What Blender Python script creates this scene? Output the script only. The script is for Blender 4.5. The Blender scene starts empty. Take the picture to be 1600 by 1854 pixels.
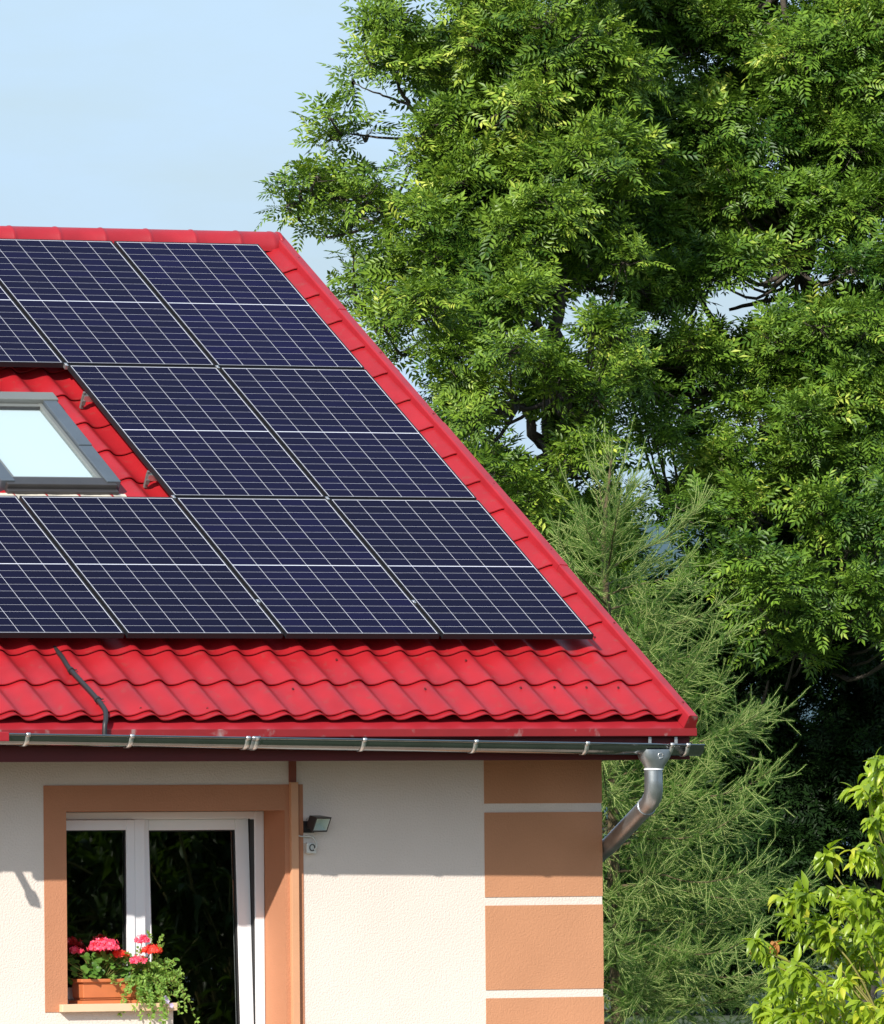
import bpy, math, random
import numpy as np
from mathutils import Vector, Matrix

scene = bpy.context.scene
COL = scene.collection
R = math.radians

# ---------------------------------------------------------------- camera
cam = bpy.data.cameras.new('camera')
cam.sensor_fit = 'HORIZONTAL'; cam.sensor_width = 36.0; cam.lens = 424.8671
cam.clip_start = 1.0; cam.clip_end = 12000.0
cam_ob = bpy.data.objects.new('camera', cam); COL.objects.link(cam_ob)
cr, cu, cw = Vector((0.8891028, -0.4576225, -0.0088217)), Vector((-0.0075989, -0.0340292, 0.9993920)), Vector((0.4576444, 0.8884952, 0.0337329))
mw = Matrix(((cr.x, cu.x, -cw.x), (cr.y, cu.y, -cw.y), (cr.z, cu.z, -cw.z))).to_4x4()
mw.translation = Vector((-30.0470477, -56.3192817, -1.3965765))
cam_ob.matrix_world = mw
scene.camera = cam_ob

# ---------------------------------------------------------------- light
to_sun = Vector((-1.15, -1.0, 0.97)).normalized()
sun_el = math.asin(to_sun.z)
sun_az = math.atan2(to_sun.x, to_sun.y)          # clockwise from +Y
world = bpy.data.worlds.new('World'); scene.world = world; world.use_nodes = True
wt = world.node_tree; wn = wt.nodes; wl = wt.links
for n in list(wn): wn.remove(n)
out = wn.new('ShaderNodeOutputWorld'); bg = wn.new('ShaderNodeBackground')
sky = wn.new('ShaderNodeTexSky'); sky.sky_type = 'NISHITA'; sky.sun_disc = False
sky.sun_elevation = sun_el; sky.sun_rotation = sun_az
sky.air_density = 1.0; sky.dust_density = 2.6; sky.ozone_density = 1.5; sky.altitude = 300
tc = wn.new('ShaderNodeTexCoord'); mp = wn.new('ShaderNodeMapping'); mp.inputs['Scale'].default_value = (1.0, 1.0, 3.0)
ns = wn.new('ShaderNodeTexNoise'); ns.inputs['Scale'].default_value = 26.0; ns.inputs['Detail'].default_value = 5.0; ns.inputs['Roughness'].default_value = 0.55
cr1 = wn.new('ShaderNodeValToRGB'); cr1.color_ramp.elements[0].position = 0.36; cr1.color_ramp.elements[1].position = 0.78
cr1.color_ramp.elements[0].color = (.5, .5, .5, 1); cr1.color_ramp.elements[1].color = (1, 1, 1, 1)
mx = wn.new('ShaderNodeMix'); mx.data_type = 'RGBA'
mx.inputs[7].default_value = ((4.25, 5.85, 7.8)[0], (4.25, 5.85, 7.8)[1], (4.25, 5.85, 7.8)[2], 1)
wl.new(tc.outputs['Generated'], mp.inputs['Vector']); wl.new(mp.outputs['Vector'], ns.inputs['Vector'])
wl.new(ns.outputs['Fac'], cr1.inputs['Fac']); wl.new(cr1.outputs['Color'], mx.inputs[0])
wl.new(sky.outputs['Color'], mx.inputs[6]); wl.new(mx.outputs[2], bg.inputs['Color'])
bg.inputs['Strength'].default_value = 0.1
wl.new(bg.outputs[0], out.inputs[0])
sl = bpy.data.lights.new('sun', 'SUN'); sl.energy = 4.5; sl.angle = R(0.53); sl.color = (1.0, 0.94, 0.85)
sun = bpy.data.objects.new('sun', sl); COL.objects.link(sun)
sun.rotation_euler = (-to_sun).to_track_quat('-Z', 'Y').to_euler()
scene.view_settings.view_transform = 'Standard'; scene.view_settings.look = 'None'
scene.view_settings.exposure = 0.5; scene.view_settings.gamma = 1.0

# ---------------------------------------------------------------- helpers
def tagp(o, label=None, cat=None, group=None, kind=None):
    if label: o['label'] = label
    if cat: o['category'] = cat
    if group: o['group'] = group
    if kind: o['kind'] = kind
    return o
ORG = {}
def thing(name, label, cat, loc=(0, 0, 0), group=None):
    o = bpy.data.objects.new(name, None); COL.objects.link(o); o.location = loc
    o.empty_display_size = 0.2; ORG[o.name] = Vector(loc)
    return tagp(o, label, cat, group)
class MB:
    def __init__(s): s.v = []; s.f = []; s.sm = []
    def add(s, vs, fs, smooth=False):
        b = len(s.v); s.v += [tuple(p) for p in vs]; s.f += [tuple(b+i for i in f) for f in fs]; s.sm += [smooth]*len(fs); return s
    def box(s, x0, x1, y0, y1, z0, z1, M=None):
        vs = [(x, y, z) for z in (z0, z1) for y in (y0, y1) for x in (x0, x1)]
        if M: vs = [M @ Vector(p) for p in vs]
        return s.add(vs, [(0, 2, 3, 1), (4, 5, 7, 6), (0, 1, 5, 4), (2, 6, 7, 3), (0, 4, 6, 2), (1, 3, 7, 5)])
    def tube(s, pts, rads, n=8, cap=True, smooth=True):
        pts = [Vector(p) for p in pts]
        if not hasattr(rads, '__len__'): rads = [rads]*len(pts)
        vs = []; prev = None
        for i, p in enumerate(pts):
            t = (pts[min(i+1, len(pts)-1)] - pts[max(i-1, 0)]).normalized()
            if prev is None:
                a = t.cross(Vector((0, 0, 1)) if abs(t.z) < .9 else Vector((1, 0, 0))).normalized()
            else:
                a = (prev - t*prev.dot(t)).normalized()
            prev = a; b = t.cross(a)
            for k in range(n):
                an = 2*math.pi*k/n; vs.append(p + (a*math.cos(an)+b*math.sin(an))*rads[i])
        fs = []
        for i in range(len(pts)-1):
            for k in range(n):
                fs.append((i*n+k, i*n+(k+1) % n, (i+1)*n+(k+1) % n, (i+1)*n+k))
        s.add(vs, fs, smooth)
        if cap:
            s.add([vs[k] for k in range(n)][::-1], [tuple(range(n))]); s.add([vs[-n+k] for k in range(n)], [tuple(range(n))])
        return s
    def sweep(s, prof, pts, smooth=False, closed=False):   # prof: list of 3d offsets per pt
        vs = [Vector(p)+Vector(q) for p in pts for q in prof]; n = len(prof)
        fs = []
        for i in range(len(pts)-1):
            for k in range(n if closed else n-1):
                fs.append((i*n+k, i*n+(k+1) % n, (i+1)*n+(k+1) % n, (i+1)*n+k))
        s.add(vs, fs, smooth)
        if closed: s.add(vs[:n], [tuple(range(n))[::-1]]); s.add(vs[-n:], [tuple(range(n))])
        return s
    def build(s, name, mat, parent=None, bevel=0, recalc=True):
        o0 = ORG.get(parent.name, Vector()) if parent else Vector()
        me = bpy.data.meshes.new(name); me.from_pydata([(p[0]-o0.x, p[1]-o0.y, p[2]-o0.z) for p in s.v], [], s.f)
        me.polygons.foreach_set('use_smooth', s.sm); me.materials.append(mat)
        me.update()
        o = bpy.data.objects.new(name, me); COL.objects.link(o)
        if parent: o.parent = parent; ORG[o.name] = o0
        if bevel:
            m = o.modifiers.new('bevel', 'BEVEL'); m.width = bevel; m.segments = 2; m.limit_method = 'ANGLE'; m.angle_limit = R(40)
        return o
def npmesh(name, V, F, mat, parent=None, nv=4, smooth=False):
    """V (N,3) array, F (M,nv) index array"""
    o0 = ORG.get(parent.name, Vector()) if parent else Vector()
    V = np.asarray(V, np.float32) - np.array(o0, np.float32)
    F = np.asarray(F, np.int32); M = len(F)
    me = bpy.data.meshes.new(name)
    me.vertices.add(len(V)); me.vertices.foreach_set('co', V.ravel())
    me.loops.add(M*nv); me.loops.foreach_set('vertex_index', F.ravel())
    me.polygons.add(M); me.polygons.foreach_set('loop_start', np.arange(0, M*nv, nv, dtype=np.int32))
    me.polygons.foreach_set('use_smooth', np.full(M, smooth))
    me.update(calc_edges=True); me.materials.append(mat)
    o = bpy.data.objects.new(name, me); COL.objects.link(o)
    if parent: o.parent = parent; ORG[o.name] = o0
    return o
def structure(o): o['kind'] = 'structure'; return o

# ---------------------------------------------------------------- materials
def mat(name, col, rough=.6, metal=0, spec=.5, bump=0, bscale=40, var=0, vscale=3, dirt=None, dscale=4, coat=0, dpos=(.62, .8), stretch=None):
    m = bpy.data.materials.new(name); m.use_nodes = True; t = m.node_tree; n = t.nodes; l = t.links
    b = n['Principled BSDF']; b.inputs['Base Color'].default_value = (*col, 1); b.inputs['Roughness'].default_value = rough
    b.inputs['Metallic'].default_value = metal; b.inputs['Specular IOR Level'].default_value = spec
    if coat: b.inputs['Coat Weight'].default_value = coat; b.inputs['Coat Roughness'].default_value = .15
    tcn = n.new('ShaderNodeTexCoord'); src = tcn.outputs['Object']
    if stretch:
        mpn = n.new('ShaderNodeMapping'); mpn.inputs['Scale'].default_value = stretch; l.new(src, mpn.inputs[0]); src = mpn.outputs[0]
    last = None
    if var:
        ns = n.new('ShaderNodeTexNoise'); ns.inputs['Scale'].default_value = vscale; ns.inputs['Detail'].default_value = 6; l.new(src, ns.inputs['Vector'])
        mr = n.new('ShaderNodeMapRange'); mr.inputs[1].default_value = .3; mr.inputs[2].default_value = .7; mr.inputs[3].default_value = 1-var; mr.inputs[4].default_value = 1+var
        l.new(ns.outputs['Fac'], mr.inputs[0])
        vm = n.new('ShaderNodeVectorMath'); vm.operation = 'SCALE'; vm.inputs[0].default_value = col; l.new(mr.outputs[0], vm.inputs['Scale'])
        last = vm.outputs[0]; l.new(last, b.inputs['Base Color'])
    if dirt:
        nd = n.new('ShaderNodeTexNoise'); nd.inputs['Scale'].default_value = dscale; nd.inputs['Detail'].default_value = 4; l.new(src, nd.inputs['Vector'])
        rp = n.new('ShaderNodeMapRange'); rp.inputs[1].default_value = dpos[0]; rp.inputs[2].default_value = dpos[1]; l.new(nd.outputs['Fac'], rp.inputs[0])
        mx = n.new('ShaderNodeMix'); mx.data_type = 'RGBA'; mx.inputs[7].default_value = (*dirt, 1); l.new(rp.outputs[0], mx.inputs[0])
        if last: l.new(last, mx.inputs[6])
        else: mx.inputs[6].default_value = (*col, 1)
        l.new(mx.outputs[2], b.inputs['Base Color'])
    if bump:
        nb = n.new('ShaderNodeTexNoise'); nb.inputs['Scale'].default_value = bscale; nb.inputs['Detail'].default_value = 3; l.new(tcn.outputs['Object'], nb.inputs['Vector'])
        bp = n.new('ShaderNodeBump'); bp.inputs['Strength'].default_value = 1; bp.inputs['Distance'].default_value = bump; l.new(nb.outputs['Fac'], bp.inputs['Height']); l.new(bp.outputs[0], b.inputs['Normal'])
    return m
def leafmat(name, c1, c2, c3=None, vs=1.2, trans=.35, rough=.45, spec=.3, isl=.35):
    m = bpy.data.materials.new(name); m.use_nodes = True; t = m.node_tree; n = t.nodes; l = t.links
    b = n['Principled BSDF']; b.inputs['Roughness'].default_value = rough; b.inputs['Specular IOR Level'].default_value = spec
    tcn = n.new('ShaderNodeTexCoord'); ns = n.new('ShaderNodeTexNoise'); ns.inputs['Scale'].default_value = vs; ns.inputs['Detail'].default_value = 4
    l.new(tcn.outputs['Object'], ns.inputs['Vector'])
    g = n.new('ShaderNodeNewGeometry')
    ad = n.new('ShaderNodeMath'); ad.operation = 'MULTIPLY_ADD'; l.new(g.outputs['Random Per Island'], ad.inputs[0]); ad.inputs[1].default_value = isl; l.new(ns.outputs['Fac'], ad.inputs[2])
    rp = n.new('ShaderNodeValToRGB'); e = rp.color_ramp.elements; e[0].position = .35+isl*.3; e[0].color = (*c1, 1); e[1].position = .65+isl*.6; e[1].color = (*c2, 1)
    if c3: x = e.new(min(.99, .8+isl*.75)); x.color = (*c3, 1)
    l.new(ad.outputs[0], rp.inputs[0]); l.new(rp.outputs[0], b.inputs['Base Color'])
    tr = n.new('ShaderNodeBsdfTranslucent'); hs = n.new('ShaderNodeMix'); hs.data_type = 'RGBA'; hs.blend_type = 'MULTIPLY'; hs.inputs[0].default_value = 1
    hs.inputs[7].default_value = (1.5, 1.45, .6, 1); l.new(rp.outputs[0], hs.inputs[6]); l.new(hs.outputs[2], tr.inputs['Color'])
    mx = n.new('ShaderNodeMixShader'); mx.inputs[0].default_value = trans; l.new(b.outputs[0], mx.inputs[1]); l.new(tr.outputs[0], mx.inputs[2])
    l.new(mx.outputs[0], n['Material Output'].inputs['Surface'])
    return m
def glassmat(name, tint, refl, rough=.01):
    m = bpy.data.materials.new(name); m.use_nodes = True; t = m.node_tree; n = t.nodes; l = t.links
    n.remove(n['Principled BSDF'])
    a = n.new('ShaderNodeBsdfTransparent'); a.inputs[0].default_value = (*tint, 1)
    g = n.new('ShaderNodeBsdfGlossy'); g.inputs['Roughness'].default_value = rough; g.inputs[0].default_value = (1, 1, 1, 1)
    ge = n.new('ShaderNodeNewGeometry'); dt = n.new('ShaderNodeVectorMath'); dt.operation = 'DOT_PRODUCT'; l.new(ge.outputs['Incoming'], dt.inputs[0]); l.new(ge.outputs['Normal'], dt.inputs[1])
    ab = n.new('ShaderNodeMath'); ab.operation = 'ABSOLUTE'; l.new(dt.outputs['Value'], ab.inputs[0])
    iv = n.new('ShaderNodeMath'); iv.operation = 'SUBTRACT'; iv.inputs[0].default_value = 1; l.new(ab.outputs[0], iv.inputs[1])
    pw = n.new('ShaderNodeMath'); pw.operation = 'POWER'; pw.inputs[1].default_value = 5; l.new(iv.outputs[0], pw.inputs[0])
    fr = n.new('ShaderNodeMath'); fr.operation = 'MULTIPLY_ADD'; fr.inputs[1].default_value = .96; fr.inputs[2].default_value = .04; l.new(pw.outputs[0], fr.inputs[0])
    mu = n.new('ShaderNodeMath'); mu.operation = 'MULTIPLY'; mu.inputs[1].default_value = refl; mu.use_clamp = True; l.new(fr.outputs[0], mu.inputs[0])
    mx = n.new('ShaderNodeMixShader'); l.new(mu.outputs[0], mx.inputs[0]); l.new(a.outputs[0], mx.inputs[1]); l.new(g.outputs[0], mx.inputs[2])
    l.new(mx.outputs[0], n['Material Output'].inputs['Surface'])
    return m

M = {}
M['plaster'] = mat('cream_plaster', (.70, .62, .56), .9, bump=.0042, bscale=85, var=.035, vscale=1.3, spec=.2)
M['block'] = mat('peach_brown_plaster', (.50, .245, .135), .9, bump=.003, bscale=105, var=.05, vscale=2, spec=.2)
M['brown'] = mat('brown_plaster', (.47, .212, .118), .9, bump=.003, bscale=105, var=.05, vscale=3, spec=.2)
M['tile'] = mat('red_coated_steel_tile', (.315, .012, .017), .38, spec=.34, var=.12, vscale=4, dirt=(.25, .04, .035), dscale=18, dpos=(.58, .85), bump=.0006, bscale=30)
M['redtrim'] = mat('red_coated_flashing', (.315, .016, .024), .38, spec=.38, var=.10, vscale=6, bump=.0006, bscale=20)
M['reddrip'] = mat('weathered_shaded_red_flashing', (.22, .012, .014), .45, spec=.45, var=.08, vscale=6, dirt=(.30, .22, .21), dscale=11, dpos=(.60, .76), stretch=(1, .3, .7))  # base darkened for the vertical face's weaker sun; the spots are stains
M['redboard'] = mat('dark_red_fascia_board', (.10, .003, .003), .6, var=.1)
M['zinc'] = mat('galvanised_steel', (.23, .25, .255), .10, metal=.95, var=.08, vscale=9, bump=.0008, bscale=14)
M['zinc2'] = mat('galvanised_steel_pipe', (.36, .39, .41), .36, metal=.85, var=.16, vscale=11, bump=.0006, bscale=25)
M['strap'] = mat('bright_steel_strap', (.70, .70, .69), .30, metal=.8, var=.12, vscale=30)
M['black_alu'] = mat('black_anodised_aluminium', (.012, .012, .015), .55, metal=0, spec=.3)
M['white_line'] = mat('white_panel_backsheet', (.62, .63, .70), .35, spec=.4)
M['alu'] = mat('bare_aluminium', (.62, .62, .62), .35, metal=.85, var=.15, vscale=40)
M['reflector'] = mat('lamp_reflector', (.62, .66, .62), .4, metal=.3)
M['clampmetal'] = mat('dull_steel_clamp', (.16, .16, .155), .5, metal=.3, var=.3, vscale=60)
M['dark'] = mat('dark_void_paint', (.01, .01, .012), .8)
M['winframe'] = mat('white_upvc', (.80, .80, .82), .32, spec=.5)
M['gasket_and_gap_strip'] = mat('black_gasket_and_gap', (.015, .015, .016), .6)
M['greyalu'] = mat('grey_blue_skylight_cladding', (.09, .11, .13), .42, metal=.25, spec=.5, var=.08, vscale=8)
M['greydark'] = mat('dark_grey_skylight_cladding', (.045, .042, .042), .42, metal=.1, var=.08, vscale=8)
M['greyhood'] = mat('grey_skylight_hood', (.17, .18, .17), .45, metal=.2, var=.06)
M['apron'] = mat('beige_lead_apron', (.52, .48, .40), .8, bump=.004, bscale=25, var=.10, vscale=9)
M['blind'] = mat('white_roller_blind', (.56, .61, .62), .8)
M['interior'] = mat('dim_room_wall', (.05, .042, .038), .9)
M['sill'] = mat('tan_painted_sill', (.72, .50, .33), .5, var=.05)
M['duct'] = mat('tan_cable_duct', (.60, .31, .17), .5, var=.04)
M['ductdark'] = mat('brown_cable_duct', (.22, .06, .035), .6)
M['cable'] = mat('black_corrugated_cable', (.02, .019, .02), .5)
M['blackplastic'] = mat('black_lamp_housing', (.022, .022, .026), .38, spec=.5)
M['greyplastic'] = mat('light_grey_plastic', (.62, .62, .58), .5)
M['terracotta'] = mat('terracotta_plastic', (.55, .165, .06), .5, var=.08, vscale=8)
M['soil'] = mat('potting_soil', (.03, .02, .014), .95, bump=.01, bscale=60)
M['bark'] = mat('ash_bark', (.075, .062, .048), .95, bump=.03, bscale=9, var=.3, vscale=4)
M['larchbark'] = mat('larch_bark', (.10, .075, .038), .9, bump=.01, bscale=20, var=.25, vscale=8)
M['larchtwig'] = mat('larch_shoot_bark', (.38, .42, .15), .8, var=.2, vscale=6)
M['stem'] = mat('green_stem', (.22, .20, .05), .7, var=.2)
M['lens'] = glassmat('lamp_lens_glass', (.9, .95, .95), 1.0)
M['pane'] = glassmat('window_glass', (.52, .55, .55), 2.6)
M['skyglass'] = glassmat('skylight_glass', (.9, .96, .97), 2.2)
M['ashleaf'] = leafmat('ash_leaf', (0.028, 0.078, 0.008), (0.185, 0.3, 0.028), (0.48, 0.54, 0.09), vs=1.3, trans=.17, rough=.45, spec=.35)
M['ashleaf2'] = leafmat('ash_leaf_deeper_green', ((0.028, 0.078, 0.008)[0]*.9, (0.028, 0.078, 0.008)[1]*.95, (0.028, 0.078, 0.008)[2]), ((0.185, 0.3, 0.028)[0]*.85, (0.185, 0.3, 0.028)[1]*.92, (0.185, 0.3, 0.028)[2]), (0.48, 0.54, 0.09), vs=1.2, trans=.16)
M['darkleaf'] = leafmat('shade_darkened_understorey_leaf', (.006, .016, .005), (.018, .045, .010), vs=.8, trans=.2, spec=.12)  # greens dropped near black to carry the canopy's shade
M['needle'] = leafmat('larch_needle', (.055, .145, .024), (.135, .28, .048), (.24, .39, .08), vs=1.6, trans=.35, spec=.15, isl=.3)
M['shrubleaf'] = leafmat('yellow_green_leaf', (.17, .27, .020), (.34, .46, .035), (.56, .56, .06), vs=3.0, trans=.42, rough=.35, spec=.4, isl=.4)
M['darklance'] = leafmat('garden_tree_leaf', (.03, .07, .012), (.07, .14, .025), vs=2, trans=.3)
M['redleaf'] = leafmat('young_reddish_leaf', (.42, .15, .05), (.6, .32, .10), vs=3.0, trans=.4)
M['geraleaf'] = leafmat('geranium_leaf', (.05, .13, .02), (.12, .25, .04), vs=14, trans=.3)
M['trailleaf'] = leafmat('trailing_leaf', (.14, .28, .05), (.30, .46, .10), vs=14, trans=.4)
M['petal'] = leafmat('pink_red_petal', (.82, .045, .13), (.95, .17, .27), vs=30, trans=.25)
M['petal2'] = leafmat('scarlet_petal', (.75, .02, .02), (.92, .10, .06), vs=30, trans=.25)
M['lilac'] = leafmat('lilac_petal', (.55, .42, .80), (.75, .65, .9), vs=30, trans=.25)
M['bounce_patio'] = mat('beige_bounce_paving', (.46, .345, .265), .9, var=.1, vscale=4)
M['grass'] = mat('meadow_grass', (.045, .062, .026), .95, var=.4, vscale=.3, bump=.05, bscale=3)
M['hill'] = mat('haze_tinted_wooded_hill', (.07, .11, .13), 1.0, var=.2, vscale=.004, spec=0)  # distance haze put into the bluish base colour
# solar cells: navy monocrystalline cells, each a little different, fine busbar lines
def cellmat():
    m = bpy.data.materials.new('navy_solar_cell'); m.use_nodes = True; t = m.node_tree; n = t.nodes; l = t.links
    b = n['Principled BSDF']; b.inputs['Roughness'].default_value = .18; b.inputs['Specular IOR Level'].default_value = .03
    g = n.new('ShaderNodeNewGeometry'); rp = n.new('ShaderNodeValToRGB'); e = rp.color_ramp.elements
    e[0].color = (.0036, .0032, .015, 1); e[1].color = (.0060, .0048, .034, 1); x = e.new(.5); x.color = (.0046, .0040, .021, 1)
    oi = n.new('ShaderNodeObjectInfo'); a = n.new('ShaderNodeMath'); a.operation = 'MULTIPLY_ADD'; l.new(oi.outputs['Random'], a.inputs[0]); a.inputs[1].default_value = .65
    h = n.new('ShaderNodeMath'); h.operation = 'MULTIPLY'; h.inputs[1].default_value = .35; l.new(g.outputs['Random Per Island'], h.inputs[0]); l.new(h.outputs[0], a.inputs[2])
    l.new(a.outputs[0], rp.inputs[0])
    tcn = n.new('ShaderNodeTexCoord'); w = n.new('ShaderNodeTexWave'); w.wave_type = 'BANDS'; w.bands_direction = 'X'; w.inputs['Scale'].default_value = 16.5; l.new(tcn.outputs['Object'], w.inputs['Vector'])
    r2 = n.new('ShaderNodeMapRange'); r2.inputs[1].default_value = .965; r2.inputs[2].default_value = 1.0; r2.inputs[4].default_value = .22; l.new(w.outputs['Fac'], r2.inputs[0])
    mx = n.new('ShaderNodeMix'); mx.data_type = 'RGBA'; mx.inputs[7].default_value = (.03, .03, .045, 1); l.new(r2.outputs[0], mx.inputs[0]); l.new(rp.outputs[0], mx.inputs[6]); l.new(mx.outputs[2], b.inputs['Base Color'])
    return m
M['cell'] = cellmat()

# ---------------------------------------------------------------- ground and hills
GZ = -3.2
rnd = random.Random(7)
mb = MB()
# one sheet, finer near the house, out to the horizon
xs = [-6000, -2500, -1000, -400, -150, -80, -50, -30, -15, 0, 15, 30, 50, 80, 120, 180, 400, 1000, 2500, 6000]
ys = [-6000, -2500, -1000, -400, -150, -90, -60, -40, -20, -8, 12, 25, 40, 60, 80, 110, 180, 400, 1000, 2500, 6000]
mb.add([(x, y, GZ) for y in ys for x in xs], [(j*len(xs)+i, j*len(xs)+i+1, (j+1)*len(xs)+i+1, (j+1)*len(xs)+i) for j in range(len(ys)-1) for i in range(len(xs)-1)])
structure(mb.build('ground', M['grass']))
structure(MB().box(-12, .9, -1.6, -.001, GZ-.2, GZ+.02).build('bounce_patio', M['bounce_patio']))  # unseen paving, added to bounce warm light onto the shaded wall
mb = MB()
nx_, ny_ = 90, 14
hv = []
for j in range(ny_):
    for i in range(nx_):
        a = R(5 + 60*i/(nx_-1)); d = 1500 + 110*j
        prof = math.sin(min(1, j/10)*math.pi/2)
        h = (74 + 16*math.sin(i*.16+1) + 7*math.sin(i*.43) + 3*math.sin(i*1.3+j))*prof
        hv.append((-30+d*math.sin(a), -56+d*math.cos(a), GZ-1+h + 1.6*rnd.random()*prof))
mb.add(hv, [(j*nx_+i, j*nx_+i+1, (j+1)*nx_+i+1, (j+1)*nx_+i) for j in range(ny_-1) for i in range(nx_-1)], True)
structure(mb.build('hills', M['hill']))

# ---------------------------------------------------------------- house
PC, PS = math.cos(R(30)), math.sin(R(30))
def RP(X, v, h): return Vector((X, v*PC - h*PS, v*PS + h*PC))      # a point on the front roof slope
house = thing('house', 'cream house with red metal tile roof and brown painted corner blocks', 'house', (-4.4, 0, GZ))
WX0, WX1, WYB = -8.8, .040, 9.76
RIDGE_Y, RIDGE_Z = 4.88, 2.655

def grid_wall(mb, xs, zs, filled, y0, y1):
    # front/back faces of filled cells, side faces where a neighbour is empty
    nx, nz = len(xs)-1, len(zs)-1
    F = lambda i, k: 0 <= i < nx and 0 <= k < nz and filled(i, k)
    for i in range(nx):
        for k in range(nz):
            if not F(i, k): continue
            a, b, c, d = xs[i], xs[i+1], zs[k], zs[k+1]
            mb.add([(a, y0, c), (b, y0, c), (b, y0, d), (a, y0, d)], [(0, 1, 2, 3)])
            mb.add([(a, y1, c), (b, y1, c), (b, y1, d), (a, y1, d)], [(3, 2, 1, 0)])
            if not F(i-1, k): mb.add([(a, y0, c), (a, y1, c), (a, y1, d), (a, y0, d)], [(3, 2, 1, 0)])
            if not F(i+1, k): mb.add([(b, y0, c), (b, y1, c), (b, y1, d), (b, y0, d)], [(0, 1, 2, 3)])
            if not F(i, k-1): mb.add([(a, y0, c), (b, y0, c), (b, y1, c), (a, y1, c)], [(0, 3, 2, 1)])
            if not F(i, k+1): mb.add([(a, y0, d), (b, y0, d), (b, y1, d), (a, y1, d)], [(0, 1, 2, 3)])
OX0, OXM, OX1, OZT, OZS, OZB = -3.581, -2.878, -2.119, -1.060, -2.257, -3.15
DEP = .28
mb = MB()
grid_wall(mb, [WX0, OX0, OXM, OX1, WX1], [GZ-.3, OZB, OZS, OZT, -.752],
          lambda i, k: not ((i == 1 and k == 2) or (i == 2 and k in (1, 2))), 0, DEP+.12)
# gable wall on the right, back wall, left gable
zt = lambda y: RIDGE_Z - .24 - abs(y-RIDGE_Y)*math.tan(R(30))
def gable(x0, x1):
    ys_ = [DEP+.12, RIDGE_Y, WYB]
    pr = [(DEP+.12, GZ-.3), (WYB, GZ-.3), (WYB, zt(WYB)), (RIDGE_Y, zt(RIDGE_Y)), (DEP+.12, zt(DEP+.12))]
    vs = [(x0, y, z) for y, z in pr]+[(x1, y, z) for y, z in pr]
    mb.add(vs, [(4, 3, 2, 1, 0), (5, 6, 7, 8, 9)]+[(i, (i+1) % 5, 5+(i+1) % 5, 5+i) for i in range(5)])
gable(WX1-.36, WX1-.001); gable(WX0+.001, WX0+.36)
mb.box(WX0+.36, WX1-.36, WYB-.36, WYB, GZ-.3, -.76)
mb.build('wall', M['plaster'], house)
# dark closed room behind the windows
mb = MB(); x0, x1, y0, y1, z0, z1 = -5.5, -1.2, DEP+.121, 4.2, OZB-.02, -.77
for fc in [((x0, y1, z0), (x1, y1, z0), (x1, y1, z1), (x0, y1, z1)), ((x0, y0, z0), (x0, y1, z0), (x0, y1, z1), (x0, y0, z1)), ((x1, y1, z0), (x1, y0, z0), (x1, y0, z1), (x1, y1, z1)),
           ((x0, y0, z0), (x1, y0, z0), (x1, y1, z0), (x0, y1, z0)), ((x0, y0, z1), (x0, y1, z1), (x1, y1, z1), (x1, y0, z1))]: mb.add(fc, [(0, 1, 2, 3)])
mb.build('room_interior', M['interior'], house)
# painted window surround: band on the wall and the lining of the right and top reveal
mb = MB(); S = .004
mb.box(-3.724, -2.000, -S, 0, OZT, -.908)
mb.box(-3.724, OX0, -S, 0, OZS, OZT)
mb.box(OX1, -2.000, -S, 0, GZ-.2, OZT)
mb.box(OX1-S, OX1, -S, DEP, OZB, OZT)
mb.box(OX0, OX1-S, -S, DEP, OZT-S, OZT)
mb.box(OX0, OX0+S, -S, DEP, OZS+.047, OZT-S)
mb.build('window_surround', M['brown'], house)
# corner blocks
for z0, z1 in ((-1.031, -.754), (-1.600, -1.085), (-2.164, -1.651), (-2.73, -2.214), (GZ-.1, -2.78)):
    MB().box(-.768, WX1+.003, -.004, 0, z0, z1).box(WX1, WX1+.003, 0, .55, z0, z1).build('corner_block', M['block'], house)
# cable duct beside the window
mb = MB().box(-2.094, -2.045, -.034, -.004, GZ, -.895); mb.build('cable_duct', M['duct'], house, bevel=.002)
MB().box(-2.094, -2.052, -.022, -.0005, -.895, -.755).build('cable_duct', M['ductdark'], house)
mb = MB().box(-2.030, -2.026, -.0062, -.004, GZ, -.91); mb.build('plaster_edge_bead', M['brown'], house)

# ---- window: frame with a fixed sash on the left and a tilted door leaf on the right
FY = DEP-.002
def ring(mb, x0, x1, z0, z1, wl_, wr, wb, wt_, y0, y1):
    mb.box(x0, x0+wl_, y0, y1, z0, z1); mb.box(x1-wr, x1, y0, y1, z0, z1)
    mb.box(x0+wl_, x1-wr, y0, y1, z0, z0+wb); mb.box(x0+wl_, x1-wr, y0, y1, z1-wt_, z1)
    return mb
mb = MB(); fx0, fx1, fzt = OX0+.005, OX1-.006, OZT-.006
ring(mb, fx0, fx1, OZB, fzt, .045, .062, .05, .045, FY, FY+.07)
mb.box(-2.995, -2.925, FY-.004, FY+.072, OZB+.05, fzt-.045)             # mullion
mb.box(fx0+.045, -2.995, FY, FY+.07, OZS, OZS+.07)                      # transom under the fixed light
win = mb.build('window', M['winframe'], house, bevel=.004)
lf = MB(); ring(lf, fx0+.047, -2.997, OZS+.072, fzt-.047, .062, .056, .07, .062, FY-.012, FY+.05)
lf.build('fixed_sash', M['winframe'], win, bevel=.004)
gk = MB(); ring(gk, fx0+.109, -3.053, OZS+.142, fzt-.109, .006, .006, .006, .006, FY-.004, FY+.03); gk.build('gasket_and_gap_strip', M['gasket_and_gap_strip'], win)
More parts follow.
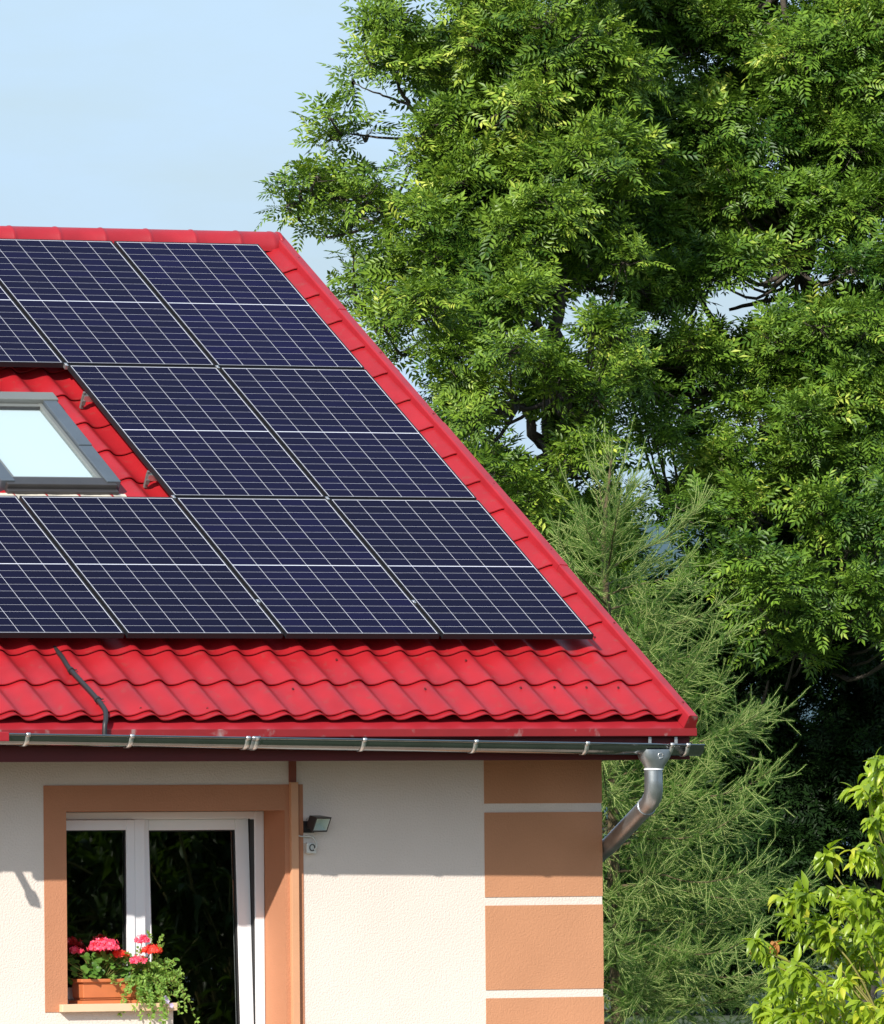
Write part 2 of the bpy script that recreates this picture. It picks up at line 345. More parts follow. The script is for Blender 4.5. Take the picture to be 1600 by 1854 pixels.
MB().add([(fx0+.112, FY+.006, OZS+.145), (-3.056, FY+.006, OZS+.145), (-3.056, FY+.006, fzt-.112), (fx0+.112, FY+.006, fzt-.112)], [(0, 1, 2, 3)]).build('pane', M['pane'], win)
# panel that closes the frame below the fixed light is masonry; the door leaf leans inward at its top
TM = Matrix.Translation(Vector((0, FY+.02, OZB+.055))) @ Matrix.Rotation(R(-2.6), 4, 'X') @ Matrix.Translation(-Vector((0, FY+.02, OZB+.055)))
def tilt(mb): mb.v = [tuple(TM @ Vector(p)) for p in mb.v]; return mb
lx0, lx1, lzt = -2.927, -2.192, fzt-.043
tilt(ring(MB(), lx0, lx1, OZB+.055, lzt, .066, .090, .09, .068, FY-.014, FY+.055)).build('door_leaf', M['winframe'], win, bevel=.004)
tilt(ring(MB(), lx0+.066, lx1-.090, OZB+.145, lzt-.068, .007, .007, .007, .007, FY-.006, FY+.03)).build('gasket_and_gap_strip', M['gasket_and_gap_strip'], win)
tilt(MB().add([(lx0+.07, FY+.006, OZB+.149), (lx1-.094, FY+.006, OZB+.149), (lx1-.094, FY+.006, lzt-.072), (lx0+.07, FY+.006, lzt-.072)], [(0, 1, 2, 3)])).build('pane', M['pane'], win)
MB().box(fx1-.0655, fx1-.0622, FY+.010, FY+.066, OZB+.06, fzt-.05).build('gasket_and_gap_strip', M['gasket_and_gap_strip'], win)  # black strip along the frame's inner side, so the gap reads dark
# sill under the fixed light
MB().box(-3.633, -2.874, -.055, -.0045, OZS, OZS+.046).box(OX0+.002, -2.880, -.0045, FY-.001, OZS+.001, OZS+.046).build('window_sill', M['sill'], house, bevel=.003)

# ---- roof tile sheets
PITCH = .2225; CREST0 = .0207
def wave(x):
    t = ((x-CREST0)/PITCH) % 1.0
    t2 = t/.36*.5 if t < .36 else .5+(t-.36)/.64*.5       # steep on the right of the crest, gentle on the left
    c = .5+.5*math.cos(2*math.pi*t2)
    return c**1.3
def tile_sheet(mb, X0, X1, conv, per=14, vtop=5.565):
    n = int(round((X1-X0)/PITCH*per)); xs_ = [X0+(X1-X0)*i/n for i in range(n+1)]
    wv = [wave(x)*.037 - .143 for x in xs_]
    bounds = [-.835, -.778] + [-.40+.37*k for k in range(30)]
    bounds = [b for b in bounds if b < vtop-.05] + [vtop]
    for k in range(len(bounds)-1):
        v0, v1 = bounds[k], bounds[k+1]
        rows = []
        st = .017
        if k: rows.append([conv(x, v0+.016, w+.001) for x, w in zip(xs_, wv)])   # under-return of the lip
        rows.append([conv(x, v0, w+st-.006) for x, w in zip(xs_, wv)])
        rows.append([conv(x, v0+.002, w+st) for x, w in zip(xs_, wv)])
        for q in (.25, .6, 1.0):
            vv = v0+.002+(v1+(.014 if q == 1.0 and k < len(bounds)-2 else 0)-v0-.002)*q
            rows.append([conv(x, vv, w+st*(1-q)) for x, w in zip(xs_, wv)])
        vs = [p for r_ in rows for p in r_]; m = n+1
        mb.add(vs, [(a*m+i, a*m+i+1, (a+1)*m+i+1, (a+1)*m+i) for a in range(len(rows)-1) for i in range(n)], True)
def mirror(conv): 
    def g(X, v, h):
        p = conv(X, v, h); return Vector((p.x, 2*RIDGE_Y-p.y, p.z))
    return g
RX0, RX1 = -9.1, .240
mb = MB(); tile_sheet(mb, RX0, RX1, RP)
roof = mb.build('roof', M['tile'], house)
me = roof.data
mb = MB(); tile_sheet(mb, RX0, RX1, mirror(RP), per=6); mb.build('rear_roof_slope', M['tile'], roof)
# sharp lip edges
def sharpen(o, ang=35):
    bm_ = __import__('bmesh').new(); bm_.from_mesh(o.data)
    for e in bm_.edges:
        if len(e.link_faces) == 2 and e.calc_face_angle(0) > R(ang): e.smooth = False
    bm_.to_mesh(o.data); bm_.free()
for o in (roof,): sharpen(o)
# under-roof deck so no light leaks in
mb = MB()
for cv in (RP, mirror(RP)):
    c = [cv(RX0, -.80, -.165), cv(RX1+.06, -.80, -.165), cv(RX1+.06, 5.57, -.165), cv(RX0, 5.57, -.165)]
    d = [cv(RX0, -.80, -.225), cv(RX1+.06, -.80, -.225), cv(RX1+.06, 5.57, -.225), cv(RX0, 5.57, -.225)]
    mb.add(c+d, [(0, 1, 2, 3), (7, 6, 5, 4), (0, 4, 5, 1), (1, 5, 6, 2), (2, 6, 7, 3), (3, 7, 4, 0)])
mb.build('roof_deck', M['redboard'], roof)
# screws on tiles
def screw(v, X, hh):
    return (RP(X, v, hh), Vector((0, -PS, PC)))
sc = [( -.74, -3.36), (-.74, -2.92), (-.50, -2.25), (-.50, -1.36), (-.48, -.70), (-.48, -.47), (-.48, -.25), (-.48, -.03), (-.14, -1.80), (-.14, -.92), (.20, .13), (3.35, -2.28), (2.62, -2.29), (2.28, -2.28)]
for v, X in sc:
    hh = wave(X)*.037-.143+.012
    p = RP(X, v, hh); q = RP(X, v, hh+.007)
    MB().tube([p, q], [.008, .006], 8).build('roof_screw', M['redboard'], roof)
# rake flashing
prof = [(.232, -.150), (.248, -.070), (.256, -.064), (.306, -.068), (.314, -.076), (.316, -.215), (.308, -.215), (.306, -.085), (.262, -.080), (.240, -.155)]
def rake(mb, conv, va, vb, dx=0, grow=0):
    a = [conv(X+dx+(grow if X > .3 else -grow), va, h+grow*2) for X, h in prof]; b = [conv(X+dx+(grow if X > .3 else -grow), vb, h+grow*2) for X, h in prof]; n = len(prof)
    mb.add(a+b, [(i, (i+1) % n, n+(i+1) % n, n+i) for i in range(n)]+[tuple(range(n))[::-1], tuple(range(n, 2*n))])
segs = [(-.905, 1.06), (1.02, 2.93), (2.89, 4.55), (4.51, 5.57)]
for k, (a, b) in enumerate(segs):
    mb = MB(); rake(mb, RP, a, b, 0, .0022*(k % 2)); mb.build('rake_flashing', M['redtrim'], roof, bevel=.0015)
    mb = MB(); rake(mb, mirror(RP), a, b, 0, .0022*(k % 2)); mb.build('rake_flashing', M['redtrim'], roof)
mb = MB()
e0 = [RP(.236, -.907, -.158), RP(.250, -.907, -.066), RP(.312, -.907, -.070), RP(.317, -.907, -.19)]
e1 = [p+Vector((0, .03, 0)) for p in e0]
mb.add(e0+e1, [(0, 3, 2, 1), (4, 5, 6, 7), (0, 1, 5, 4), (1, 2, 6, 5), (2, 3, 7, 6), (3, 0, 4, 7)]); mb.build('rake_end_cap', M['reddrip'], roof)
for v in (-.74, .27, 1.22, 2.10, 3.05, 3.90, 4.72, 5.25):
    p = RP(.284, v, -.068); MB().tube([p, p+Vector((0, -PS, PC))*.007], [.009, .006], 8).build('roof_screw', M['redboard'], roof)
# barge board and soffit under the gable overhang
mb = MB()
for cv in (RP, mirror(RP)):
    c = [cv(.296, -.80, -.226), cv(.304, -.80, -.226), cv(.304, 5.55, -.226), cv(.296, 5.55, -.226)]
    d = [cv(.296, -.80, -.30), cv(.304, -.80, -.30), cv(.304, 5.55, -.30), cv(.296, 5.55, -.30)]
    mb.add(c+d, [(0, 1, 2, 3), (7, 6, 5, 4), (0, 4, 5, 1), (1, 5, 6, 2), (2, 6, 7, 3), (3, 7, 4, 0)])
mb.build('barge_board', M['redboard'], roof)
# ridge cap: half round pieces with raised joints
mb = MB(); rr = .100; na = 14
Xs = []
joints = [-.031-.326*k for k in range(28)]
def ridge_ring(X, r_): return [(X, RIDGE_Y-math.cos(a)*r_*1.0, RIDGE_Z+math.sin(a)*r_) for a in [math.pi*(-.10+1.20*i/na) for i in range(na+1)]]
sec = [(RX0, rr)]
for j in sorted(joints): sec += [(j-.014, rr), (j-.010, rr+.003), (j+.004, rr+.005), (j+.010, rr+.002), (j+.03, rr)]
sec += [(.20, rr), (.205, rr+.003), (.222, rr+.004), (.236, rr+.001), (.262, rr-.004)]
vs = [p for X, r_ in sec for p in ridge_ring(X, r_)]; m = na+1
mb.add(vs, [(a*m+i, a*m+i+1, (a+1)*m+i+1, (a+1)*m+i) for a in range(len(sec)-1) for i in range(na)], True)
for yy in (-.106, .086): mb.box(RX0, .25, RIDGE_Y+yy, RIDGE_Y+yy+.02, RIDGE_Z-.034, RIDGE_Z-.028)
mb.build('ridge_cap', M['redtrim'], roof)
# rounded end cap
mb = MB(); sec = [(.262, rr-.004), (.268, rr+.002), (.282, rr+.002), (.288, rr-.008), (.300, rr*.85), (.306, rr*.5), (.308, rr*.1)]
vs = [p for X, r_ in sec for p in ridge_ring(X, r_)]
mb.add(vs, [(a*m+i, a*m+i+1, (a+1)*m+i+1, (a+1)*m+i) for a in range(len(sec)-1) for i in range(na)], True)
mb.build('ridge_end_cap', M['redtrim'], roof)
# eave flashing (sloped sheet) and its vertical drip face
EX0, EX1 = RX0, .322
fl = [RP(0, -.70, -.1565), RP(0, -.905, -.1525)]
dy, dz = fl[1].y, fl[1].z
prof3 = [(0, fl[0].y, fl[0].z), (0, dy, dz), (0, dy+.001, dz-.004), (0, fl[0].y, fl[0].z-.004)]
profd = [(0, dy-.001, dz-.0005), (0, dy-.004, dz-.003), (0, dy-.005, dz-.046), (0, dy+.004, dz-.052), (0, dy+.004, dz-.046), (0, dy+.001, dz-.012)]
MB().sweep(prof3, [(EX0, 0, 0), (EX1, 0, 0)], closed=True).build('eave_flashing', M['redtrim'], roof)
MB().sweep(profd, [(EX0, 0, 0), (EX1, 0, 0)], closed=True).build('drip_edge', M['reddrip'], roof)
# fascia board and soffit
FBY = -.66
MB().box(RX0, .30, FBY, FBY+.024, -.775, dz-.02).build('fascia_board', M['redboard'], roof)
MB().box(RX0, .30, FBY+.024, .0, -.768, -.754).box(WX1+.004, .29, 0, .3, -.768, -.754).build('soffit', M['redboard'], roof)

# ---- gutter, falling to the outlet on the right
GY, GR = -.748, .062
gz = lambda X: -.690-.0165*(X-.2)
gut = MB(); n = 14
profg = [(0, GY+GR*1.0, .012)]+[(0, GY+math.cos(a)*GR, -math.sin(a)*GR) for a in [math.pi*i/n for i in range(n+1)]]
bead = [(0, GY-GR-.006+.007*math.cos(a), .002+.007*math.sin(a)) for a in [math.pi*(1.9-1.7*i/6) - math.pi for i in range(7)]]
outer = profg + [(0, GY-GR-.002, .008), (0, GY-GR-.009, .009), (0, GY-GR-.013, .003), (0, GY-GR-.009, -.004), (0, GY-GR-.003, -.003)]
def gsec(X): return [Vector((X, p[1], p[2]+gz(X))) for p in outer]
Xg = [-9.1, -6, -4.31, -3.5, -2.72, -1.9, -1.0, -.3, .318]
vs = [p for X in Xg for p in gsec(X)]; m = len(outer)
gut.add(vs, [(a*m+i, a*m+i+1, (a+1)*m+i+1, (a+1)*m+i) for a in range(len(Xg)-1) for i in range(m-1)], True)
# closed end
e = gsec(.318)[:len(profg)]; gut.add(e, [tuple(range(len(e)))])
gutter = gut.build('gutter', M['zinc'], house)
sm = gutter.modifiers.new('solid', 'SOLIDIFY'); sm.thickness = .0015
def strap(X, w=.026, mat_='strap', g=.004):
    mb = MB(); pr = [(0, GY-GR-.012, .012), (0, GY-GR-.018, .004), (0, GY-GR-.014, -.008)]+[(0, GY+math.cos(a)*(GR+g), -math.sin(a)*(GR+g)) for a in [math.pi*(1-.03-.95*i/12) for i in range(13)]]
    a = [Vector((X, p[1], p[2]+gz(X))) for p in pr]; b = [p+Vector((w, 0, 0)) for p in a]; k = len(pr)
    mb.add(a+b, [(i, i+1, k+i+1, k+i) for i in range(k-1)], True)
    o = mb.build('bracket', M[mat_], gutter); s = o.modifiers.new('solid', 'SOLIDIFY'); s.thickness = .004; s.offset = 0
    return o
for X in (-8.1, -7.3, -6.5, -5.7, -4.95, -4.215, -3.541, -2.779, -2.005, -1.256, -.500, .080, .190): strap(X)
strap(-2.74, .055, 'zinc2', .003); strap(-2.715, .022, 'strap', .006)
for X in (.0, .18): MB().box(X, X+.020, -.690, -.686, gz(X)-.01, dz-.03).build('hanger', M['strap'], gutter)
# outlet funnel and downpipe
mb = MB()
rings = [(-.714, .098, .064), (-.758, .096, .066), (-.782, .084, .064), (-.814, .064, .060), (-.830, .057, .057)]
N = 24; vs = []
for z, rx, ry in rings:
    for k in range(N):
        a = 2*math.pi*k/N; c, s_ = math.cos(a), math.sin(a); e_ = .55 if z > -.76 else (.75 if z > -.80 else 1.0)
        vs.append((.004+rx*math.copysign(abs(c)**e_, c), GY-.004+ry*math.copysign(abs(s_)**e_, s_), z))
mb.add(vs, [(a*N+k, a*N+(k+1) % N, (a+1)*N+(k+1) % N, (a+1)*N+k) for a in range(len(rings)-1) for k in range(N)], True)
outlet = mb.build('gutter_outlet', M['zinc2'], house)
# embossed mark: three small bent arrows in a ring
mb = MB(); cx, cy_, cz = .012, GY-.004-.068, -.752
for k in range(3):
    a0 = R(90+120*k); pts = [(cx+.016*math.cos(a0-R(t)), cy_, cz+.016*math.sin(a0-R(t))) for t in (0, 25, 50, 80)]
    mb.tube(pts, .0022, 5); p = pts[-1]; a1 = a0-R(100)
    q = (cx+.016*math.cos(a1), cy_, cz+.016*math.sin(a1)); mb.tube([p, q], [.006, .0005], 5)
mb.build('embossed_mark', M['strap'], outlet)
mb = MB().tube([(0, GY-.002, -.838), (0, GY-.002, -.829)], .0595, 24); mb.build('pipe_collar', M['winframe'], outlet)
pts = [(0, GY, -.833), (0, GY, -.90), (.001, GY, -.955), (.006, GY+.022, -.998), (.016, GY+.075, -1.030), (.03, GY+.15, -1.058), (.10, -.02, -1.275), (.105, .30, -1.40), (.105, .46, -1.47), (.105, .50, -1.54), (.105, .50, GZ+.05)]
rd = [.055, .055, .056, .057, .056, .054, .054, .054, .054, .054, .054]
MB().tube(pts, rd, 24).build('downpipe', M['zinc2'], house)
MB().tube([(.028, GY+.142, -1.055), (.040, GY+.19, -1.072)], [.0585, .0585], 24).build('downpipe_socket', M['zinc2'], house)

# ---- roof window
sk = thing('tmp', 'x', 'x') if False else None
def rbox(mb, X0, X1, v0, v1, h0, h1):
    vs = [RP(X, v, h) for h in (h0, h1) for v in (v0, v1) for X in (X0, X1)]
    return mb.add(vs, [(0, 2, 3, 1), (4, 5, 7, 6), (0, 1, 5, 4), (2, 6, 7, 3), (0, 4, 6, 2), (1, 3, 7, 5)])
SX0, SX1, SV0, SV1 = -3.165, -2.350, 2.005, 3.195
mb = MB()
ro = [(SX0+.004, SV0+.024), (SX1-.004, SV0+.024), (SX1-.004, SV1-.02), (SX0+.004, SV1-.02)]; ri_ = [(SX0+.12, SV0+.11), (SX1-.12, SV0+.11), (SX1-.12, SV1-.14), (SX0+.12, SV1-.14)]
vs = [RP(x, v, h) for q, h in ((ro, -.135), (ro, -.060), (ri_, -.060), (ri_, -.135)) for x, v in q]
mb.add(vs, [(a*4+i, a*4+(i+1) % 4, ((a+1) % 4)*4+(i+1) % 4, ((a+1) % 4)*4+i) for a in range(4) for i in range(4)])
sky_w = mb.build('roof_window', M['greydark'], house)
for xa in (SX1-.095, SX0):
    mb = MB(); rbox(mb, xa, xa+.095, SV0+.02, 2.50, -.128, -.036); mb.build('side_cladding', M['greyalu'], sky_w, bevel=.004)
    mb = MB(); rbox(mb, xa+.001, xa+.094, 2.502, SV1-.10, -.128, -.030); mb.build('side_cladding', M['greyalu'], sky_w, bevel=.004)
mb = MB(); rbox(mb, SX0-.01, SX1+.012, SV1-.10, SV1, -.13, -.022); mb.build('hood', M['greyhood'], sky_w, bevel=.006)
mb = MB(); rbox(mb, SX0+.035, SX1-.035, SV0-.01, SV0+.085, -.12, -.045); rbox(mb, SX0+.03, SX1-.03, SV0-.045, SV0-.012, -.14, -.075); mb.build('lower_rail', M['greydark'], sky_w, bevel=.005)
mb = MB()
rbox(mb, SX0+.097, SX0+.125, SV0+.087, SV1-.10, -.12, -.052); rbox(mb, SX1-.125, SX1-.097, SV0+.087, SV1-.10, -.12, -.052)
rbox(mb, SX0+.125, SX1-.125, SV0+.087, SV0+.110, -.12, -.054); rbox(mb, SX0+.125, SX1-.125, SV1-.135, SV1-.102, -.12, -.054)
mb.build('sash_frame', M['greyhood'], sky_w, bevel=.003)
mb = MB().add([RP(x, v, -.068) for x, v in ((SX0+.122, SV0+.107), (SX1-.122, SV0+.107), (SX1-.122, SV1-.132), (SX0+.122, SV1-.132))], [(0, 1, 2, 3)]); mb.build('pane', M['skyglass'], sky_w)
mb = MB(); rbox(mb, SX0+.12, SX1-.12, SV0+.10, SV1-.12, -.086, -.083); mb.build('blind', M['blind'], sky_w)
mb = MB(); nn = 36
a = []; b = []
for i in range(nn+1):
    X = SX0-.03+(SX1-SX0+.05)*i/nn
    a.append(RP(X, SV0-.03, -.098)); b.append(RP(X, SV0-.235, wave(X)*.040-.117+.005*math.sin(i*2.1)))
vs = a+b; mb.add(vs, [(i, nn+1+i, nn+2+i, i+1) for i in range(nn)], True)
mb.build('apron', M['apron'], sky_w)

# ---- red end of a lower roof edge in front of the gutter, just inside the left of the picture
MB().box(-4.75, -4.338, -.850, -.822, -.655, -.600).build('porch_verge', M['redtrim'], house, bevel=.004)
# unseen footed bar, added to throw the short slanting shadow on the wall
MB().tube([(-4.85, -.80, -.58), (-4.735, -.80, -.775)], [.022, .022], 8).tube([(-4.735, -.80, -.775), (-4.705, -.80, -.83)], [.036, .036], 4).build('shadow_bar', M['alu'], house)

# ---------------------------------------------------------------- solar panels
PW, PH, GAP = 1.038, 1.755, .022
n120 = []
def make_panel(label, X, v):
    t = thing('solar_module', label, 'solar panel', (0, 0, 0), 'solar panels mounted on the red roof')
    mb = MB(); th = .035; fw = .009
    ring_ = [(0, PW, 0, fw), (0, PW, PH-fw, PH), (0, fw, fw, PH-fw), (PW-fw, PW, fw, PH-fw)]
    for a, b, c, d in ring_: mb.box(a, b, c, d, -th, 0)
    mb.build('frame', M['black_alu'], t, bevel=.001)
    MB().box(fw, PW-fw, fw, PH-fw, -.008, -.0028).build('backsheet', M['white_line'], t)
    m2 = MB(); x0, y0 = fw+.0055, fw+.007; lw = .0030; mid = .010
    cwid = (PW-2*x0-5*lw)/6; chei = (PH-2*y0-18*lw-mid)/20
    y = y0
    for r_ in range(20):
        for c_ in range(6):
            xa = x0+c_*(cwid+lw); ch = .006
            m2.add([(xa, y, -.0020), (xa+cwid, y, -.0020), (xa+cwid, y+chei, -.0020), (xa, y+chei, -.0020)], [(0, 1, 2, 3)])
        y += chei+(mid if r_ == 9 else lw)
    m2.build('cells', M['cell'], t)
    return t
proto = None
def copy_thing(src):
    o = src.copy(); COL.objects.link(o)
    for ch in src.children:
        c = ch.copy(); COL.objects.link(c); c.parent = o
    return o
# (column from the right, row from the bottom, label)
spec = [(0, 0, 'rightmost solar panel of the bottom row, nearest the eave corner above the downpipe'),
        (1, 0, 'solar panel second from the right in the bottom row, left of the corner panel'),
        (2, 0, 'solar panel second from the left in the bottom row, directly below the roof window'),
        (3, 0, 'leftmost solar panel of the bottom row, cut by the left edge of the photo'),
        (0, 1, 'solar panel beside the red rake in the middle row, right of the roof window row'),
        (1, 1, 'bluish solar panel in the middle row whose left edge faces the roof window'),
        (0, 2, 'rightmost solar panel of the top row, under the ridge end by the ash tree'),
        (1, 2, 'middle solar panel of the three in the top row under the ridge cap'),
        (2, 2, 'leftmost solar panel of the top row, mostly cut off, above the roof window')]
for c_, r_, lab in spec:
    if proto is None: proto = make_panel(lab, 0, 0); o = proto
    else: o = copy_thing(proto)
    o['label'] = lab
    p = RP(-(c_*(PW+GAP)+PW), r_*(PH+GAP), 0); o.location = p; o.rotation_euler = (R(30), 0, 0)
# mounting rails under the panels, their cut ends show beside the roof window
def rail(X0, X1, v, lab):
    t = thing('mounting_rail', lab, 'rail', RP(X0, v, -.08), 'rails that carry the solar panels')
    mb = MB(); rbox(mb, X0, X1, v-.018, v+.018, -.078, -.037); mb.build('rail_profile', M['alu'], t)
    mb = MB(); rbox(mb, X0-.006, X0+.014, v-.012, v+.010, -.130, -.034); rbox(mb, X0-.012, X0+.014, v-.024, v-.012, -.10, -.07)
    a = RP(X0+.0, v, -.034); mb.tube([a, a+Vector((0, -PS, PC))*.016], .009, 8); mb.build('end_clamp', M['clampmetal'], t)
rail(-2.125, .01, 3.19, 'upper aluminium rail end with clamp beside the top right of the roof window')
rail(-2.125, .01, 2.13, 'lower aluminium rail end with clamp beside the bottom right of the roof window')
# small clamps in the seams between panels
cl0 = None
for c_, v, lab in [(0, 3.541, 'small clamp at the seam corner of four panels below the top row'), (0, 1.766, 'small clamp at the seam corner above the bottom row near the rake side'),
                   (1, 3.541, 'small clamp at the corner of the panels above the roof window'), (1, 1.766, 'small clamp at the corner below the roof window'),
                   (1, .42, 'small clamp low in the seam between the second and third bottom panels from the right'), (0, .42, 'small clamp low in the rightmost seam of the bottom row')]:
    X = -(c_+1)*(PW+GAP)+GAP/2
    if cl0 is None:
        cl0 = MB().box(-.0095, .0095, -.018, .018, -.03, -.002).tube([(0, 0, -.002), (0, 0, .004)], .006, 8).build('panel_clamp', M['alu'], None); o = cl0
    else: o = cl0.copy(); COL.objects.link(o)
    o.location = RP(X, v, 0); o.rotation_euler = (R(30), 0, 0)
    tagp(o, lab, 'clamp', 'clamps between solar panels')
# black cable from under the panels to the eave
pts = [(-3.58, .12, -.135), (-3.60, .02, -.120), (-3.610, -.10, -.108), (-3.630, -.25, -.098), (-3.628, -.40, -.090), (-3.620, -.55, -.086), (-3.615, -.70, -.084), (-3.622, -.80, -.085), (-3.650, -.885, -.098)]
P3 = [RP(*p) for p in pts]; P3 += [Vector((-3.668, P3[-1].y-.024, P3[-1].z-.035)), Vector((-3.672, P3[-1].y-.028, P3[-1].z-.10))]
cb = thing('solar_cable', 'black cable running from under the panels down over the eave tiles', 'cable', P3[5])
# smooth the polyline
def catmull(P, k=6):
    out = []
    for i in range(len(P)-1):
        p0, p1, p2, p3 = P[max(i-1, 0)], P[i], P[i+1], P[min(i+2, len(P)-1)]
        for j in range(k):
            t = j/k; out.append(.5*((2*p1)+(p2-p0)*t+(2*p0-5*p1+4*p2-p3)*t*t+(3*p1-p0-3*p2+p3)*t**3))
    return out+[P[-1]]
sp = catmull(P3, 8); MB().tube(sp, [.0145+.001*(i % 2) for i in range(len(sp))], 10).build('sheath', M['cable'], cb)
for i in (26, 46):
    d = (sp[i+1]-sp[i]).normalized(); mb = MB().tube([sp[i]-d*.010, sp[i]+d*.010], .021, 10)
    mb.tube([sp[i], sp[i]+Vector((.035, -.006, .004))], .005, 6); mb.build('cable_tie', M['cable'], cb)

# ---------------------------------------------------------------- floodlight and sensor on the wall
fl = thing('floodlight', 'small black floodlight tilted down on the wall right of the window', 'floodlight', (-1.94, 0, -1.15))
FM = Matrix.Translation((-1.935, -.085, -1.142)) @ Matrix.Scale(.86, 4) @ Matrix.Rotation(R(22), 4, 'Z') @ Matrix.Rotation(R(24), 4, 'X')
def fq(pts): return [FM @ Vector(p) for p in pts]
# housing: frustum that widens towards the front (-y local)
w, h = .080, .056
bk = [(-.055, .055, -.034), (.055, .055, -.034), (.055, .055, .034), (-.055, .055, .034)]
fr = [(-w, -.030, -h), (w, -.030, -h), (w, -.030, h), (-w, -.030, h)]
fi = [(-w+.012, -.030, -h+.012), (w-.012, -.030, -h+.012), (w-.012, -.030, h-.012), (-w+.012, -.030, h-.012)]
mb = MB().add(fq(bk+fr+fi), [(3, 2, 1, 0), (0, 1, 5, 4), (1, 2, 6, 5), (2, 3, 7, 6), (3, 0, 4, 7), (4, 5, 9, 8), (5, 6, 10, 9), (6, 7, 11, 10), (7, 4, 8, 11)])
for i in range(5): mb.add(fq([(-.05+i*.025-.002, .058, -.03), (-.05+i*.025+.002, .058, -.03), (-.05+i*.025+.002, .075, -.0), (-.05+i*.025-.002, .075, -.0), (-.05+i*.025-.002, .054, .03), (-.05+i*.025+.002, .054, .03)]), [(0, 1, 2, 3), (3, 2, 5, 4)])
mb.build('housing', M['blackplastic'], fl)
ri = [(-.035, .02, -.018), (.035, .02, -.018), (.035, .02, .018), (-.035, .02, .018)]
mb = MB().add(fq(fi+ri), [(0, 4, 5, 1), (1, 5, 6, 2), (2, 6, 7, 3), (3, 7, 4, 0), (4, 7, 6, 5)]); mb.build('reflector', M['reflector'], fl)
mb = MB().add(fq([(-w+.01, -.027, -h+.01), (w-.01, -.027, -h+.01), (w-.01, -.027, h-.01), (-w+.01, -.027, h-.01)]), [(0, 1, 2, 3)]); mb.build('lens', M['lens'], fl)
mb = MB().tube([(-1.975, -.004, -1.165), (-1.975, -.05, -1.165), (-1.965, -.075, -1.155)], .010, 8).box(-2.0, -1.93, -.012, -.0005, -1.20, -1.13); mb.build('bracket', M['blackplastic'], fl)
sb = thing('sensor_box', 'small light grey sensor box with a looped cable below the floodlight', 'sensor', (-1.965, 0, -1.29))
MB().box(-1.993, -1.928, -.036, -.0005, -1.325, -1.262).build('casing', M['greyplastic'], sb, bevel=.004)
mb = MB()
for k in range(16):
    a, b = 2*math.pi*k/16, 2*math.pi*(k+1)/16
    mb.tube([(-1.957+.017*math.cos(a), -.038, -1.290+.019*math.sin(a)), (-1.957+.017*math.cos(b), -.038, -1.290+.019*math.sin(b))], .0035, 6, cap=False)
mb.build('sensor_ring', M['greydark'], sb)
pc = catmull([Vector(p) for p in [(-2.044, -.008, -1.213), (-2.02, -.012, -1.222), (-1.99, -.014, -1.222), (-1.955, -.03, -1.225), (-1.938, -.045, -1.25), (-1.936, -.052, -1.285), (-1.950, -.046, -1.303)]], 5)
MB().tube(pc, .0048, 7).build('cable', M['greyplastic'], sb)

# ---------------------------------------------------------------- plants on the sill
SZ = OZS+.046
pl = thing('planter', 'terracotta window box on the tan sill, half hidden by flowers', 'planter', (-3.2, .11, SZ))
mb = MB()
def tray(mb, x0, x1, y0, y1, z0, z1, fl_=.012, rim=.016, nseg=6):
    a = [(x0+fl_, y0+fl_), (x1-fl_, y0+fl_), (x1-fl_, y1-fl_), (x0+fl_, y1-fl_)]; b = [(x0, y0), (x1, y0), (x1, y1), (x0, y1)]
    c = [(x0-rim, y0-rim), (x1+rim, y0-rim), (x1+rim, y1+rim), (x0-rim, y1+rim)]; zi = z1-.02
    vs = [(*p, z0) for p in a]+[(*p, zi) for p in b]+[(*p, zi) for p in c]+[(*p, z1) for p in c]+[(*p, z1) for p in b]+[(x0+.004, y0+.004, z0+.1*(z1-z0)), (x1-.004, y0+.004, z0+.1*(z1-z0)), (x1-.004, y1-.004, z0+.1*(z1-z0)), (x0+.004, y1-.004, z0+.1*(z1-z0))]
    fs = [(3, 2, 1, 0)]
    for lay in range(5): fs += [(lay*4+i, lay*4+(i+1) % 4, (lay+1)*4+(i+1) % 4, (lay+1)*4+i) for i in range(4)]
    fs += [(20, 21, 22, 23)]
    return mb.add(vs, fs)
tray(mb, -3.452, -2.93, .045, .205, SZ+.022, SZ+.148); mb.build('box', M['terracotta'], pl, bevel=.004)
mb = MB(); tray(mb, -3.462, -2.92, .035, .215, SZ+.002, SZ+.020, .004, .004); mb.build('drip_tray', M['terracotta'], pl)
MB().box(-3.445, -2.937, .052, .198, SZ+.10, SZ+.132).build('soil', M['soil'], pl)
def unit(rng):
    while True:
        v = Vector((rng.uniform(-1, 1), rng.uniform(-1, 1), rng.uniform(-1, 1)))
        if .05 < v.length < 1: return v.normalized()
def frame_of(n, rng):
    a = n.cross(Vector((0, 0, 1)) if abs(n.z) < .9 else Vector((1, 0, 0))).normalized(); b = n.cross(a)
    an = rng.uniform(0, 6.28); return a*math.cos(an)+b*math.sin(an), -a*math.sin(an)+b*math.cos(an)
